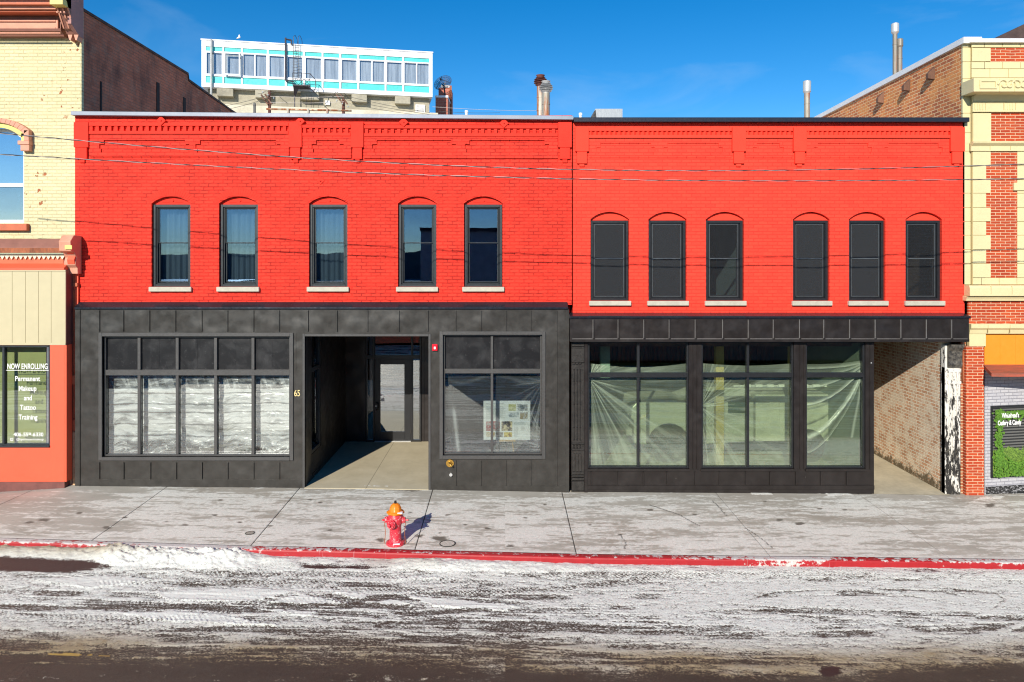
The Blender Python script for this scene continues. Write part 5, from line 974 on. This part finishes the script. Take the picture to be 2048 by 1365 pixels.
# ------------------------------------------------------------------ hydrant, covers
hx_, hd_ = X(791, -2.95), -2.95; hz_ = float(zwalk(np.array(hx_), np.array(hd_)))
t = NT('worn red hydrant paint'); n = t.noise(30, 6, .7); c = t.mix(t.rng(n, .56, .62), (.62, .03, .05), (.75, .42, .42)); c = t.mix(t.rng(t.noise(12, 5, .7), .62, .68), c, (.20, .03, .03)); t.bsdf(c, .4, 0, t.bump(n, .5, .004)); m_hyd = t.m
m_hor = plain('orange hydrant bonnet', (.82, .22, .01), .4, var=.2, scale=25, bump=.003)
hy = thing('fire_hydrant', 'red fire hydrant with orange bonnet standing beside the red kerb', 'fire hydrant', (hx_, hd_, hz_))
prof = [(.165, 0), (.168, .02), (.16, .045), (.12, .055), (.105, .075), (.102, .30), (.106, .34), (.128, .38), (.142, .44), (.138, .49), (.115, .53), (.112, .545)]
body = obj('barrel', MB().lathe(prof, hx_, hd_, 28, hz_), m_hyd, hy, smooth=True); body.modifiers.new('e', 'EDGE_SPLIT').split_angle = .7
prof = [(.115, .545), (.150, .55), (.158, .562), (.150, .575), (.118, .582), (.105, .60), (.098, .645), (.078, .69), (.045, .715), (.03, .722)]
bon = obj('bonnet', MB().lathe(prof, hx_, hd_, 32, hz_, .035, 8), m_hor, hy, smooth=True); obj('nut', MB().cyl((hx_, hd_, hz_+.72), (hx_, hd_, hz_+.765), .028, .022, 5), m_iron, hy)
def nozzle(dx_, dy_, r, L0, L1, z):
    d = Vector((dx_, dy_, 0)).normalized(); c0 = Vector((hx_, hd_, hz_+z)); b_ = MB().cyl(c0+d*.05, c0+d*L0, r*.8, r*.85, 16); b_.cyl(c0+d*L0, c0+d*(L0+.02), r, r, 16); b_.cyl(c0+d*(L0+.02), c0+d*(L0+.05), r*.92, r*.8, 8); b_.cyl(c0+d*(L0+.05), c0+d*L1, r*.35, r*.3, 5); return b_
for a in (nozzle(-1, -.25, .062, .14, .24, .44), nozzle(1, -.1, .062, .13, .235, .43), nozzle(-.35, -1, .085, .15, .25, .40)): obj('nozzle', a, m_hyd, hy, bevel=.003)
for sx_ in (-1, 1):
    b = MB(); pts = [(hx_+sx_*(.19-.02*math.sin(q*3.14)), hd_-.06, hz_+.40-.36*q) for q in np.linspace(0, 1, 16)]
    for k, p_ in enumerate(pts): b.box(p_[0]-.006, p_[0]+.006, p_[1]-.003, p_[1]+.003, p_[2]-.009, p_[2]+.009)
    b.tube(pts, .003, 4); obj('chain', b, m_rust, hy)
b = MB().box(hx_-.02, hx_+.10, hd_-.155, hd_-.10, hz_+.04, hz_+.055); b.box(hx_+.05, hx_+.14, hd_-.12, hd_-.04, hz_+.568, hz_+.59)
obj('snow_cap', b, plain('snow crust', (.86, .87, .9), .7), hy, bevel=.012, seg=3)
def cover(px, py, r, label, mat):
    d = 12.0
    for _ in range(15): x_ = (px-CX)*d/F; d = F*(CAMZ-float(zwalk(np.array(x_), np.array(CAMY+d))))/(py-CY)
    y_ = CAMY+d; z_ = float(zwalk(np.array(x_), np.array(y_))); o_ = thing('valve_cover', label, 'utility cover', (x_, y_, z_))
    ring = MB(); n = 32
    for i in range(n):
        a0, a1 = 2*math.pi*i/n, 2*math.pi*(i+1)/n; q = [(x_+rr*math.cos(a), y_+rr*math.sin(a), z_+h) for a in (a0, a1) for rr, h in ((r, .002), (r, .010), (r*.9, .010), (r*.9, .004))]; ring.add(q, [(0, 4, 5, 1), (1, 5, 6, 2), (2, 6, 7, 3)])
    obj('rim', ring, m_iron, o_); obj('lid', MB().cyl((x_, y_, z_-.02), (x_, y_, z_+.007), r*.86, r*.86, 28), mat, o_); return o_
cover(895, 1088, .145, 'large round utility cover with snowy lid beside the kerb right of the hydrant', plain('frosted lid', (.52, .49, .42), .8, var=.35, scale=30, bump=.006)); o = cover(500, 1067, .085, 'small round valve cover beside the pavement joint left of the hydrant', plain('dull lid', (.33, .30, .25), .7, var=.4, scale=30))

# ------------------------------------------------------------------ overhead cables
def wire(pts, Y0, label):
    o_ = thing('power_cable', label, 'cable', (X(pts[0][0], Y0), Y0, Z(pts[0][1], Y0)), 'twisted service cables crossing the red fronts'); xs_ = [p_[0] for p_ in pts]; zs_ = [p_[1] for p_ in pts]
    from math import sin, cos
    px = np.arange(-260, 2320, 3.0); co_ = np.polyfit(xs_, zs_, 4); py = np.polyval(co_, px)
    for k, mt_ in ((0, m_cab), (1, m_rope)):
        P_ = [(X(a, Y0), Y0+.0075*cos(i*.22+k*math.pi), Z(c_, Y0)+.0075*sin(i*.22+k*math.pi)) for i, (a, c_) in enumerate(zip(px, py))]; obj('strand', MB().tube(P_, .0055 if k else .0065, 5), mt_, o_)
    return o_
wire([(-50, 263), (0, 267), (148, 280), (300, 294), (520, 310), (720, 323), (1000, 336), (1280, 341), (1640, 340), (2048, 329), (2150, 325)], -2.95, 'upper twisted cable crossing the red fronts from the arched window')
wire([(-50, 306), (0, 309.5), (148, 318), (400, 331), (700, 345), (1000, 355), (1280, 360.5), (1640, 362), (2048, 358), (2150, 356)], -2.95, 'lower twisted cable crossing just above the upper windows')

# ------------------------------------------------------------------ roof things
def stack(px, ytop, ybase, Yd, r, label, mats, head, headm, hw=None):
    zt_, x_ = Z(ytop, Yd), X(px, Yd); zb_ = 7.5; o_ = thing('vent_pipe', label, 'vent pipe', (x_, Yd, zb_), 'vent pipes on the roofs')
    return o_, x_, zt_, zb_
Yd = 6.0
for px, yt, yd, mp_, mh, lab in ((1081, 151, 6.5, rusty('rusted flue', (.55, .50, .42), .44), plain('rusty cowl', (.20, .07, .05), .7, var=.3, scale=5), 'rusty flue with a brown petal cowl, the taller of the pair behind the parapet'), (1092, 163, 5.8, m_galvr, m_tin, 'rust streaked flue with a bright tin petal cowl, the shorter of the pair')):
    x_ = X(px, yd); zt_ = Z(yt, yd); o = thing('vent_pipe', lab, 'vent pipe', (x_, yd, 7.55), 'vent pipes on the roofs'); r = .115; zh = zt_-.36
    b = MB().cyl((x_, yd, 7.55), (x_, yd, zh), r, r, 20)
    for zz in (.35, .75): b.cyl((x_, yd, zh-zz), (x_, yd, zh-zz+.03), r+.008, r+.008, 20)
    obj('flue', b, mp_, o); b = MB().cyl((x_, yd, zh-.18), (x_, yd, zh+.03), r*.98, r*.92, 20)
    for k in range(5):      # stacked flaring rings cut like petals
        z0_ = zh+.0+k*.055; rr = (.17, .21, .215, .20, .155)[k]; b.lathe([(r*.75, z0_), (rr, z0_+.055), (rr-.012, z0_+.065), (r*.7, z0_+.02)], x_, yd, 20)
    b.cyl((x_, yd, zt_-.12), (x_, yd, zt_), r*.6, .14, 20); obj('cowl', b, mh, o)
for px, yt, yd, r, lab, capr, mp_, mh, capw in ((1614, 162, 4.0, .075, 'thin vent pipe with white cap standing alone behind the black parapet', .105, m_galvr, m_whitep, .30), (1790, 47, 3.9, .06, 'tall thin vent pipe with white cap above the sloping coping', .10, m_galvp, m_whitep, .25), (1799.5, 78, 3.9, .065, 'shorter brown vent pipe beside the white capped one', .085, m_galvp, m_galvp, .20)):
    x_ = X(px, yd); zt_ = Z(yt, yd); zb_ = 7.5 if px < 1700 else 9.0; o = thing('vent_pipe', lab, 'vent pipe', (x_, yd, zb_), 'vent pipes on the roofs'); b = MB().cyl((x_, yd, zb_), (x_, yd, zt_-.02), r, r, 16); b.cyl((x_, yd, zt_-capw-.35), (x_, yd, zt_-capw-.33), r+.006, r+.006, 16); obj('flue', b, mp_, o)
    b = MB().cyl((x_, yd, zt_-capw), (x_, yd, zt_-.02), capr, capr, 20); b.cyl((x_, yd, zt_-.02), (x_, yd, zt_), capr, capr*.7, 20); b.cyl((x_, yd, zt_-capw-.06), (x_, yd, zt_-capw-.001), r*.9, capr, 20); obj('cap', b, (mh if mh is not m_whitep else m_tin), o)
yd = 4.5; o = thing('roof_hood', 'galvanised air intake hood with slanted mouth behind the black parapet', 'roof vent', (X(1217, yd), yd, 7.5)); z0_, z1_ = 7.5, Z(218, yd)
obj('hood_body', MB().prism([(X(1204, yd), z0_), (X(1245, yd), z0_), (X(1245, yd), z1_), (X(1191, yd), z1_), (X(1187.5, yd), z1_-.10)], yd, yd+.7), m_galvp if False else plain('pale galvanised sheet', (.36, .38, .39), .4, .3, var=.12, scale=4, stretch=(3, 1, .3)), o)
obj('hood_mouth', MB().prism([(X(1187, yd), z1_-.10), (X(1191, yd), z1_-.03), (X(1203, yd), z0_+.02), (X(1200, yd), z0_)], yd-.02, yd+.6), m_iron, o)
for px, yt, lab in ((1161, 227, 'small white vent stub behind the joint of the two parapets'), (933, 222, 'small white vent stub on the roof right of the satellite dish')):
    tag(obj('vent_stub', MB().cyl((X(px, 3), 3, 7.5), (X(px, 3), 3, Z(yt, 3)), .035, n=10).cyl((X(px, 3), 3, Z(yt+4, 3)), (X(px, 3), 3, Z(yt-.5, 3)), .045, n=10), m_whitep), lab, 'vent', 'small vent stubs on the roof')

# ------------------------------------------------------------------ concrete building with glazed penthouse, far behind
A = Vector((X(403, 32.6), 32.6)); Bp = Vector((X(865, 35.6), 35.6)); Lp = (Bp-A).length; yaw = math.atan2(Bp.y-A.y, Bp.x-A.x); ZT, ZB = 20.15, 17.1
pb = thing('concrete_building', 'concrete building with a white framed turquoise glazed penthouse behind the red roof', 'building', (A.x, A.y, 0), rotz=yaw)
def pu(px):
    k = (px-CX)/F; return (A.x-k*(A.y-CAMY))/(k*math.sin(yaw)-math.cos(yaw))
K = dict(local=True); TH = ZT-ZB; fz_ = lambda q: ZT-TH*q
bays = [(110, 230, 0), (240, 360, 2), (372, 543, 1), (555, 670, 0), (685, 797, 0), (812, 930, 0), (942, 1055, 0), (1068, 1182, 0), (1195, 1375, 1), (1387, 1500, 0), (1512, 1690, 1)]
bays = [(pu(380+a/3.531), pu(380+c_/3.531), k) for a, c_, k in bays]; zr = [fz_(q) for q in (.135, .235, .255, .765, .80, .955)]
hl = []
for a, c_, k in bays: hl += [(a, c_, zr[1], zr[0]), (a, c_, zr[3], zr[2]), (a, c_, zr[5], zr[4])]
b = MB(); b.holes(0, Lp, ZB, ZT, 0, .15, hl); b.box(0, .15, .151, 8, ZB, ZT); b.box(Lp-.15, Lp, .151, 8, ZB, ZT); b.box(.151, Lp-.151, 7.85, 8, ZB, ZT); b.box(-.05, Lp+.05, -.05, 8.05, ZT, ZT+.08); b.box(0, Lp, 0.0, 8, ZB-.15, ZB-.001)
ph = obj('penthouse_frame', b, m_whitep, pb, **K)
obj('penthouse_roof', MB().box(.16, Lp-.16, .16, 7.84, ZT-.2, ZT-.05), m_roofbounce, pb, **K)
for a, c_, k in bays:
    obj('spandrel', MB().box(a, c_, .06, .08, zr[1], zr[0]), m_turq, ph); obj('spandrel', MB().box(a, c_, .06, .08, zr[5], zr[4]), m_turq, ph)
    b = MB()
    if k == 1: b.frame(a, (a+c_)/2-.0, zr[3], zr[2], .04, .03, .09); b.frame((a+c_)/2+.001, c_, zr[3], zr[2], .04, .03, .09)
    elif k == 2: b.frame(a+.05, c_-.02, zr[3]-.03, zr[2]-.04, .08, -.25, -.17)
    else: b.frame(a, c_, zr[3], zr[2], .055, .03, .09)
    wn_ = obj('penthouse_window', b, m_whitep, pb, **K); obj('pane', MB().box(a, c_, .06, .066, zr[3], zr[2]), m_glassp, wn_); obj('reflection_sheet', MB().box(a-.1, c_+.1, .16, .17, zr[3]-.1, zr[2]+.1), m_reflp, wn_)  # sheet behind the glass, its blue-grey colour stands in for reflections
b = MB().box(pu(412), pu(860), .55, 8.5, 0, ZB-.152); cbd = obj('concrete_wall', b, m_concr, pb, **K)
for a, c_ in ((433, 466), (510, 541), (601, 638), (703, 734), (790, 821)): obj('beam_end', MB().box(pu(a), pu(c_), .05, .56, ZB-.72, ZB-.153), m_concr, pb, bevel=.02, **K)
obj('lower_wall', MB().box(pu(420), pu(875), -.4, .54, 0, 4.91+(525-213)*48.5/1400), plain('cream render', (.66, .60, .45), .8, var=.2, scale=.8), pb, **K)
b = MB(); a, c_ = pu(832), pu(851); lz0, lz1 = ZB-1.35, ZB-.65; b.frame(a, c_, lz0, lz1, .07, .45, .56)
for k in range(7): b.box(a+.07, c_-.07, .48, .53, lz0+.08+k*.08, lz0+.12+k*.08)
obj('louver', b, m_whitep, pb, **K); obj('meter_box', MB().box(pu(650), pu(659), .40, .545, ZB-.95, ZB-.65), m_whitep, pb, **K)
obj('downpipe', MB().cyl((pu(423.5), -.15, 13), (pu(423.5), -.15, ZT+.05), .07, n=10), plain('grey pipe', (.42, .43, .42), .5), pb, smooth=True, **K)
ux = pu(571.5); m_stl = plain('dark painted steel', (.035, .03, .04), .5, var=.2)
obj('soil_pipe', MB().cyl((ux, -.12, ZT+.45), (ux, -.12, zr[4]-.1), .06, n=8).cyl((ux, -.12, zr[4]-.1), (pu(589), -.12, zr[4]-.15), .05, n=8).cyl((ux, -.12, ZT+.35), (ux+.4, -.12, ZT+.3), .06, n=8).cyl((ux+.4, -.12, ZT+.3), (ux+.4, -.12, ZT+.0), .06, n=8), m_stl, pb, **K)
b = MB(); ua, ub = pu(587.5), pu(597)
for u_ in (ua, ub): b.cyl((u_, -.22, zr[4]+.1), (u_, -.22, ZT+.2), .018, n=6); b.tube([(u_, -.22, ZT+.2), (u_, -.2, ZT+.55), (u_+.1, -.05, ZT+.68), (u_+.2, .2, ZT+.5), (u_+.25, .3, ZT+.05)], .018, 6)
zz = zr[4]+.2
while zz < ZT: b.cyl((ua, -.22, zz), (ub, -.22, zz), .012, n=5); zz += .2
obj('ladder', b, m_stl, pb, **K)
b = MB(); ba, bb_, pz = pu(588), pu(622), ZB+.08; b.box(ba, bb_, -.9, .0, pz-.08, pz)
for u_ in (ba, (ba+bb_)/2, bb_): b.cyl((u_, -.88, pz), (u_, -.88, pz+.8), .018, n=5)
for h_ in (.4, .8): b.cyl((ba, -.88, pz+h_), (bb_, -.88, pz+h_), .018, n=5)
for k in range(3): w_k = (bb_-ba)/3; b.cyl((ba+k*w_k, -.88, pz), (ba+(k+1)*w_k, -.88, pz+.4), .014, n=5); b.cyl((ba+(k+1)*w_k, -.88, pz), (ba+k*w_k, -.88, pz+.4), .014, n=5)
b.tube([(bb_, -.88, pz+.8), (bb_+.35, -.88, pz+.4), (bb_+.4, -.88, pz-.1), (bb_+.2, -.7, pz-.45)], .03, 5); b.tube([(bb_-.2, -.9, pz), (bb_+.3, -.9, pz-.5)], .03, 5)
for u_ in (ba+.05,): b.cyl((u_, -.85, pz-.05), (u_, -.1, pz-.6), .03, n=5); b.add([(u_, -.8, pz-.08), (u_+.4, -.8, pz-.08), (u_+.05, -.1, pz-.7)], [(0, 1, 2)])
b.cyl((ba+.05, -.1, 12), (ba+.05, -.1, pz), .045, n=6)
ux0, ux1 = pu(613), pu(623)
for u_ in (ux0, ux1): b.cyl((u_, -.2, 12), (u_, -.2, pz-.5), .015, n=5)
zz = 13.0
while zz < pz-.5: b.cyl((ux0, -.2, zz), (ux1, -.2, zz), .012, n=5); zz += .3
obj('fire_escape', b, m_stl, pb, **K)
# red brick tower, low red block, dish
tw = thing('brick_chimney', 'tall rusty red brick chimney tower right of the white penthouse', 'chimney', (X(889, 42), 42, 0)); obj('shaft', MB().box(X(877, 42), X(902, 42), 42, 44, 0, Z(176, 42)), m_farbrick, tw); obj('cap', MB().box(X(882, 42), X(899, 42), 41.9, 44.1, Z(176, 42)+.001, Z(171, 42)), m_whitep, tw)
obj('corner_strip', MB().box(X(899, 42), X(903.5, 42), 41.93, 41.995, 0, Z(172, 42)), m_rust, tw)
lt = thing('brick_outbuilding', 'low red brick block with white coping tucked beside the chimney tower', 'building', (X(884, 38), 38, 0)); obj('wall', MB().box(X(871, 38), X(895.5, 38), 38, 40, 0, Z(196, 38)), m_farbrick, lt); obj('coping', MB().box(X(870.5, 38), X(896.5, 38), 37.9, 40.1, Z(196, 38)+.001, Z(192, 38)), m_whitep, lt)
dn_ = thing('satellite_dish', 'large dark mesh satellite dish on the far brick chimney tower', 'satellite dish', (X(889, 40), 40, Z(185, 40))); b = MB(); cx_, cz_ = X(887, 40), Z(168, 40); R_ = .74; n = 24; vs = [(0, 0, 0)]; fs = []
axd = Vector((-.30, -.80, .45)).normalized(); a_ = axd.orthogonal().normalized(); b_2 = axd.cross(a_)
def dishp(r, q): return Vector((cx_, 40.2, cz_))+(a_*math.cos(q)+b_2*math.sin(q))*r+axd*(r*r*.35)
for k in range(n): b.tube([dishp(r, 2*math.pi*k/n) for r in np.linspace(.05, R_, 6)], .012, 4)
for r in np.linspace(.12, R_, 6): b.tube([dishp(r, 2*math.pi*k/n) for k in range(n+1)], .012, 4)
obj('reflector', b, m_stl, dn_); b = MB()
for k in range(3): b.cyl(dishp(R_, 2*math.pi*k/3), Vector((cx_, 40.2, cz_))+axd*.55, .02, n=5)
b.cyl(Vector((cx_, 40.2, cz_))+axd*.5, Vector((cx_, 40.2, cz_))+axd*.7, .07, n=8); b.cyl((cx_, 40.25, cz_), (cx_+.1, 40.5, cz_-.9), .06, n=8); obj('feed_horn', b, m_iron, dn_)
m_mesh = NT('dish mesh skin'); tr_ = m_mesh.n('ShaderNodeBsdfTransparent'); df = m_mesh.n('ShaderNodeBsdfDiffuse'); setc(df.inputs[0], (.05, .06, .10)); ms_ = m_mesh.n('ShaderNodeMixShader'); ms_.inputs[0].default_value = .35
m_mesh.l(tr_.outputs[0], ms_.inputs[1]); m_mesh.l(df.outputs[0], ms_.inputs[2]); m_mesh.l(ms_.outputs[0], m_mesh.out.inputs[0]); b = MB()
rr_ = list(np.linspace(.05, R_, 6))
for i in range(5):
    for k in range(n): b.quad(dishp(rr_[i], 2*math.pi*k/n), dishp(rr_[i+1], 2*math.pi*k/n), dishp(rr_[i+1], 2*math.pi*(k+1)/n), dishp(rr_[i], 2*math.pi*(k+1)/n))
obj('mesh_skin', b, m_mesh.m, dn_)
# alley poles, rusty bar, wires
YP = 20.0; m_pole = plain('brown pole wood', (.13, .05, .035), .85, var=.3, scale=5, stretch=(1, 1, .2)); poles = []
for px, yt, lab in ((539, 182, 'left alley pole with two slanting crossarms in front of the concrete wall'), (687, 199, 'right alley pole with two slanting crossarms in front of the concrete wall')):
    o = thing('utility_pole', lab, 'utility pole', (X(px, YP), YP, 0), 'utility poles in the rear alley'); xp = X(px, YP); obj('post', MB().cyl((xp, YP, 0), (xp, YP, Z(yt, YP)), .085, .075, 10), m_pole, o); b = MB(); s_ = 1 if px < 600 else 1
    for k in (0, 1):
        xa_, za1 = (X(524+k*9, YP), Z(191, YP)) if px < 600 else (X(674+k*9, YP), Z(191, YP)); b.tube([(xa_, YP-.12-.1*k, za1), (xa_+.35, YP-.12-.1*k, za1-.50)], .05, 4)
    obj('crossarm', b, m_wood, o); b = MB()
    for k in range(3): b.lathe([(.01, 0), (.03, .02), (.03, .07), (.01, .1)], xp-.3+k*.28, YP-.15, 8, Z(yt+6, YP)-k*.15)
    obj('insulator', b, m_tin, o)
tag(obj('pole_stump', MB().cyl((X(509, 14), 14, 7.5), (X(509, 14), 14, Z(208, 14)), .055, n=10).cyl((X(509, 14), 14, Z(212, 14)), (X(509, 14), 14, Z(207, 14)), .065, .05, 10), plain('grey stump', (.14, .14, .13), .8)), 'short grey pipe stub above the parapet left of the alley poles', 'vent')
o = thing('rusty_pipe', 'long rusty horizontal pipe on clamps running past both alley poles', 'pipe', (X(533, 19), 19, Z(220, 19))); obj('run', MB().cyl((X(533, 19), 19, Z(218.5, 19)), (X(703, 19), 19, Z(222, 19)), .05, n=10), rusty('orange rust', (.62, .50, .34), .42), o, smooth=True)
for px in (577, 617, 655): obj('clamp', MB().box(X(px-1.5, 19), X(px+1.5, 19), 18.9, 19.1, Z(227, 19), Z(218, 19)), m_galvp, o)
def cable(pts, Yc, label, r=.012, mat=None):
    P_ = []
    for (a, c_), (d, e) in zip(pts, pts[1:]):
        for k in range(8): tt = k/8; P_.append((X(a+(d-a)*tt, Yc), Yc, Z(c_+(e-c_)*tt+2.0*math.sin(tt*math.pi), Yc)))
    P_.append((X(pts[-1][0], Yc), Yc, Z(pts[-1][1], Yc))); return tag(obj('alley_wire', MB().tube(P_, r, 4), mat or m_cab), label, 'wire', 'thin wires strung behind the red roof')
cable([(430, 216), (540, 190)], 19.6, 'dark wire rising from the brown gable to the left alley pole, upper one'); cable([(440, 222), (538, 196)], 19.7, 'dark wire rising from the brown gable to the left alley pole, lower one')
cable([(690, 192), (860, 226)], 19.6, 'dark wire falling from the right alley pole past the louver, upper one'); cable([(692, 200), (872, 231)], 19.7, 'dark wire falling from the right alley pole below the louver, middle one'); cable([(700, 208), (850, 232)], 19.8, 'dark wire falling from the right alley pole, lowest one')
cable([(516, 188), (532, 182), (552, 184), (575, 207)], 19.4, 'loop of black wire drooping over the left alley pole'); cable([(660, 192), (672, 184), (688, 186), (712, 208)], 19.4, 'loop of black wire drooping over the right alley pole')
cable([(540, 193), (688, 193)], 19.5, 'pale wire between the alley poles, upper one', .010, m_rope); cable([(540, 205), (688, 204)], 19.5, 'pale wire between the alley poles, lower one', .010, m_rope)
cable([(865, 214), (1080, 222)], 22, 'pale wire running right from the concrete building to the flues', .010, m_rope); cable([(868, 222), (1000, 226)], 22, 'blue black wire just above the parapet right of the dish', .010)
# gull
bx_, by_, bz_ = X(477, 25), 25, Z(76, 25); gl = thing('gull', 'small white gull flying above the white penthouse', 'bird', (bx_, by_, bz_))
body_ = obj('body', MB().lathe([(.005, -.13), (.03, -.08), (.05, 0), (.04, .07), (.02, .11), (.004, .15)], 0, 0, 10), m_whitep, gl, local=True, smooth=True); body_.data.transform(Matrix.Rotation(1.2, 4, 'Y'))
obj('wing', MB().add([(-.03, 0, .02), (.05, 0, .02), (.10, -.05, .17), (.02, -.05, .15), (-.03, .02, .03), (.05, .02, .03)], [(0, 1, 2, 3), (3, 2, 5, 4)]), m_whitep, gl, local=True); obj('wing', MB().add([(-.05, 0, .0), (.03, 0, .0), (-.10, .1, -.05), (-.17, .1, -.03), (-.05, -.02, .012), (.03, -.02, .012)], [(0, 1, 2, 3), (3, 2, 5, 4)]), m_iron, gl, local=True)

# ------------------------------------------------------------------ pickup truck parked inside the right shop
tk = thing('pickup_truck', 'silver pickup truck with white utility box parked behind the hazy shop window film', 'truck', (4.9, 2.5, .02)); ty0, ty1 = 1.65, 3.5
tx = lambda p_: X(p_, ty0); tz = lambda q: Z(q, ty0)
def arch(cx_, cz_, r, a0=180, a1=0, n=10): return [(cx_+r*math.cos(math.radians(a0+(a1-a0)*i/n)), cz_+r*math.sin(math.radians(a0+(a1-a0)*i/n))) for i in range(n+1)]
wx_, wz_ = tx(1338), .46; wx2 = tx(1338)+3.4
pf = [(tx(1268), .50)]+[(tx(1268), tz(842)), (tx(1262), tz(838)), (tx(1264), tz(815)), (tx(1275), tz(804)), (tx(1345), tz(800)), (tx(1372), tz(806)), (tx(1402), tz(779)), (tx(1420), tz(775)), (tx(1497), tz(777)), (tx(1508), tz(805)), (tx(1508), .55)]+arch(wx_, wz_, .52, 0, 180)
b = MB().prism(pf, ty0, ty1); obj('body', b, m_silver, tk, bevel=.03, seg=2)
obj('side_window', MB().prism([(tx(1382), tz(806)), (tx(1440), tz(806)), (tx(1440), tz(783)), (tx(1408), tz(783))], ty0-.012, ty0-.002), m_iron, tk); obj('side_window', MB().prism([(tx(1456), tz(826)), (tx(1492), tz(826)), (tx(1490), tz(792)), (tx(1456), tz(792))], ty0-.012, ty0-.002), plain('dark green glass', (.03, .07, .05), .1), tk)
b = MB().box(tx(1512), tx(1512)+2.1, ty0+.02, ty1-.02, .55, tz(790)); b.box(tx(1540), tx(1560), ty0, ty0+.02, .75, tz(800)); obj('utility_box', b, plain('white box paint', (.72, .70, .62), .4), tk, bevel=.015)
b = MB()
for k in range(8): b.box(tx(1492)+k*.28, tx(1492)+k*.28+.16, ty0+.1, ty0+.16, tz(776), tz(771))
b.box(tx(1472), tx(1472)+2.4, ty0+.17, ty0+.23, tz(776), tz(774)); obj('ladder_rack', b, m_whitep, tk)
for xx in (wx_, wx2):
    w1 = obj('wheel', MB().lathe([(.30, -.1), (.40, -.09), (.42, -.05), (.42, .05), (.40, .09), (.30, .1)], 0, 0, 28), m_rubber, tk); w1.data.transform(Matrix.Translation((xx, ty0+.1, .44)) @ Matrix.Rotation(math.pi/2, 4, 'X'))
    r1 = obj('rim', MB().lathe([(.29, .02), (.29, .09), (.25, .06), (.10, .05), (.08, .09), (.02, .10)], 0, 0, 24), m_tin, w1); r1.data.transform(Matrix.Translation((xx, ty0+.1, .44)) @ Matrix.Rotation(math.pi/2, 4, 'X'))
obj('headlight', MB().box(tx(1281), tx(1293), ty0-.015, ty0+.02, tz(838), tz(830)), plain('headlight glass', (.8, .7, .45), .15), tk, bevel=.01); obj('headlight', MB().box(tx(1262)-.02, tx(1262)+.01, ty1-.4, ty1-.1, tz(838), tz(825)), m_tin, tk)
b = MB()
for k in range(4): b.box(tx(1262)-.04, tx(1262), ty0+.25, ty1-.25, tz(855)+k*.12, tz(855)+k*.12+.05)
b.box(tx(1256)-.04, tx(1262)+.03, ty0+.0, ty1, tz(872), tz(858)); obj('grille', b, m_tin, tk, bevel=.01)

# ------------------------------------------------------------------ across the street (seen in the reflections, shades the near road)
def opp(x0, x1_, h, lab, mat, Yb=-20.6):
    o_ = thing('street_building', lab, 'building', ((x0+x1_)/2, Yb, 0), 'buildings across the street'); obj('wall', MB().box(x0, x1_, Yb-9, Yb, -.5, h), mat, o_); obj('parapet', MB().box(x0-.05, x1_+.05, Yb-9.1, Yb+.1, h+.001, h+.18), m_blackcap, o_)
    n = max(1, int((x1_-x0)/2.2))
    for k in range(n): u_ = x0+(k+.5)*(x1_-x0)/n; obj('window', MB().box(u_-.6, u_+.6, Yb+.002, Yb+.06, h*.55, h*.85) if h > 5.5 else MB().box(u_-.7, u_+.7, Yb+.002, Yb+.06, .9, 2.6), m_frame, o_)
opp(-40, -16, 3.6, 'low brown building across the street at the far left, seen in reflections', m_mauve); opp(-15.8, -4.6, 3.0, 'lowest flat building across the street, seen in reflections', m_terrac)
opp(-4.4, 2.0, 6.5, 'two storey dark building across the street, seen in reflections', plain('grey stucco', (.45, .46, .47), .9)); opp(2.2, 34, 7.0, 'tallest long dark building across the street, seen in reflections', plain('dark brick', (.18, .15, .14), .9, var=.2))

hb = MB(); pts_ = [(-400, 2)]+[(x_, 5+6*float(fbm(np.array(x_*.012+3), np.array(1.), 4, 91))) for x_ in range(-380, 400, 12)]+[(400, 2)]
hb.prism([(-400, -1)]+pts_+[(400, -1)], -230, -215); struct(obj('hills', hb, plain('dark wooded hills', (.09, .10, .11), .9, var=.3, scale=.05)))
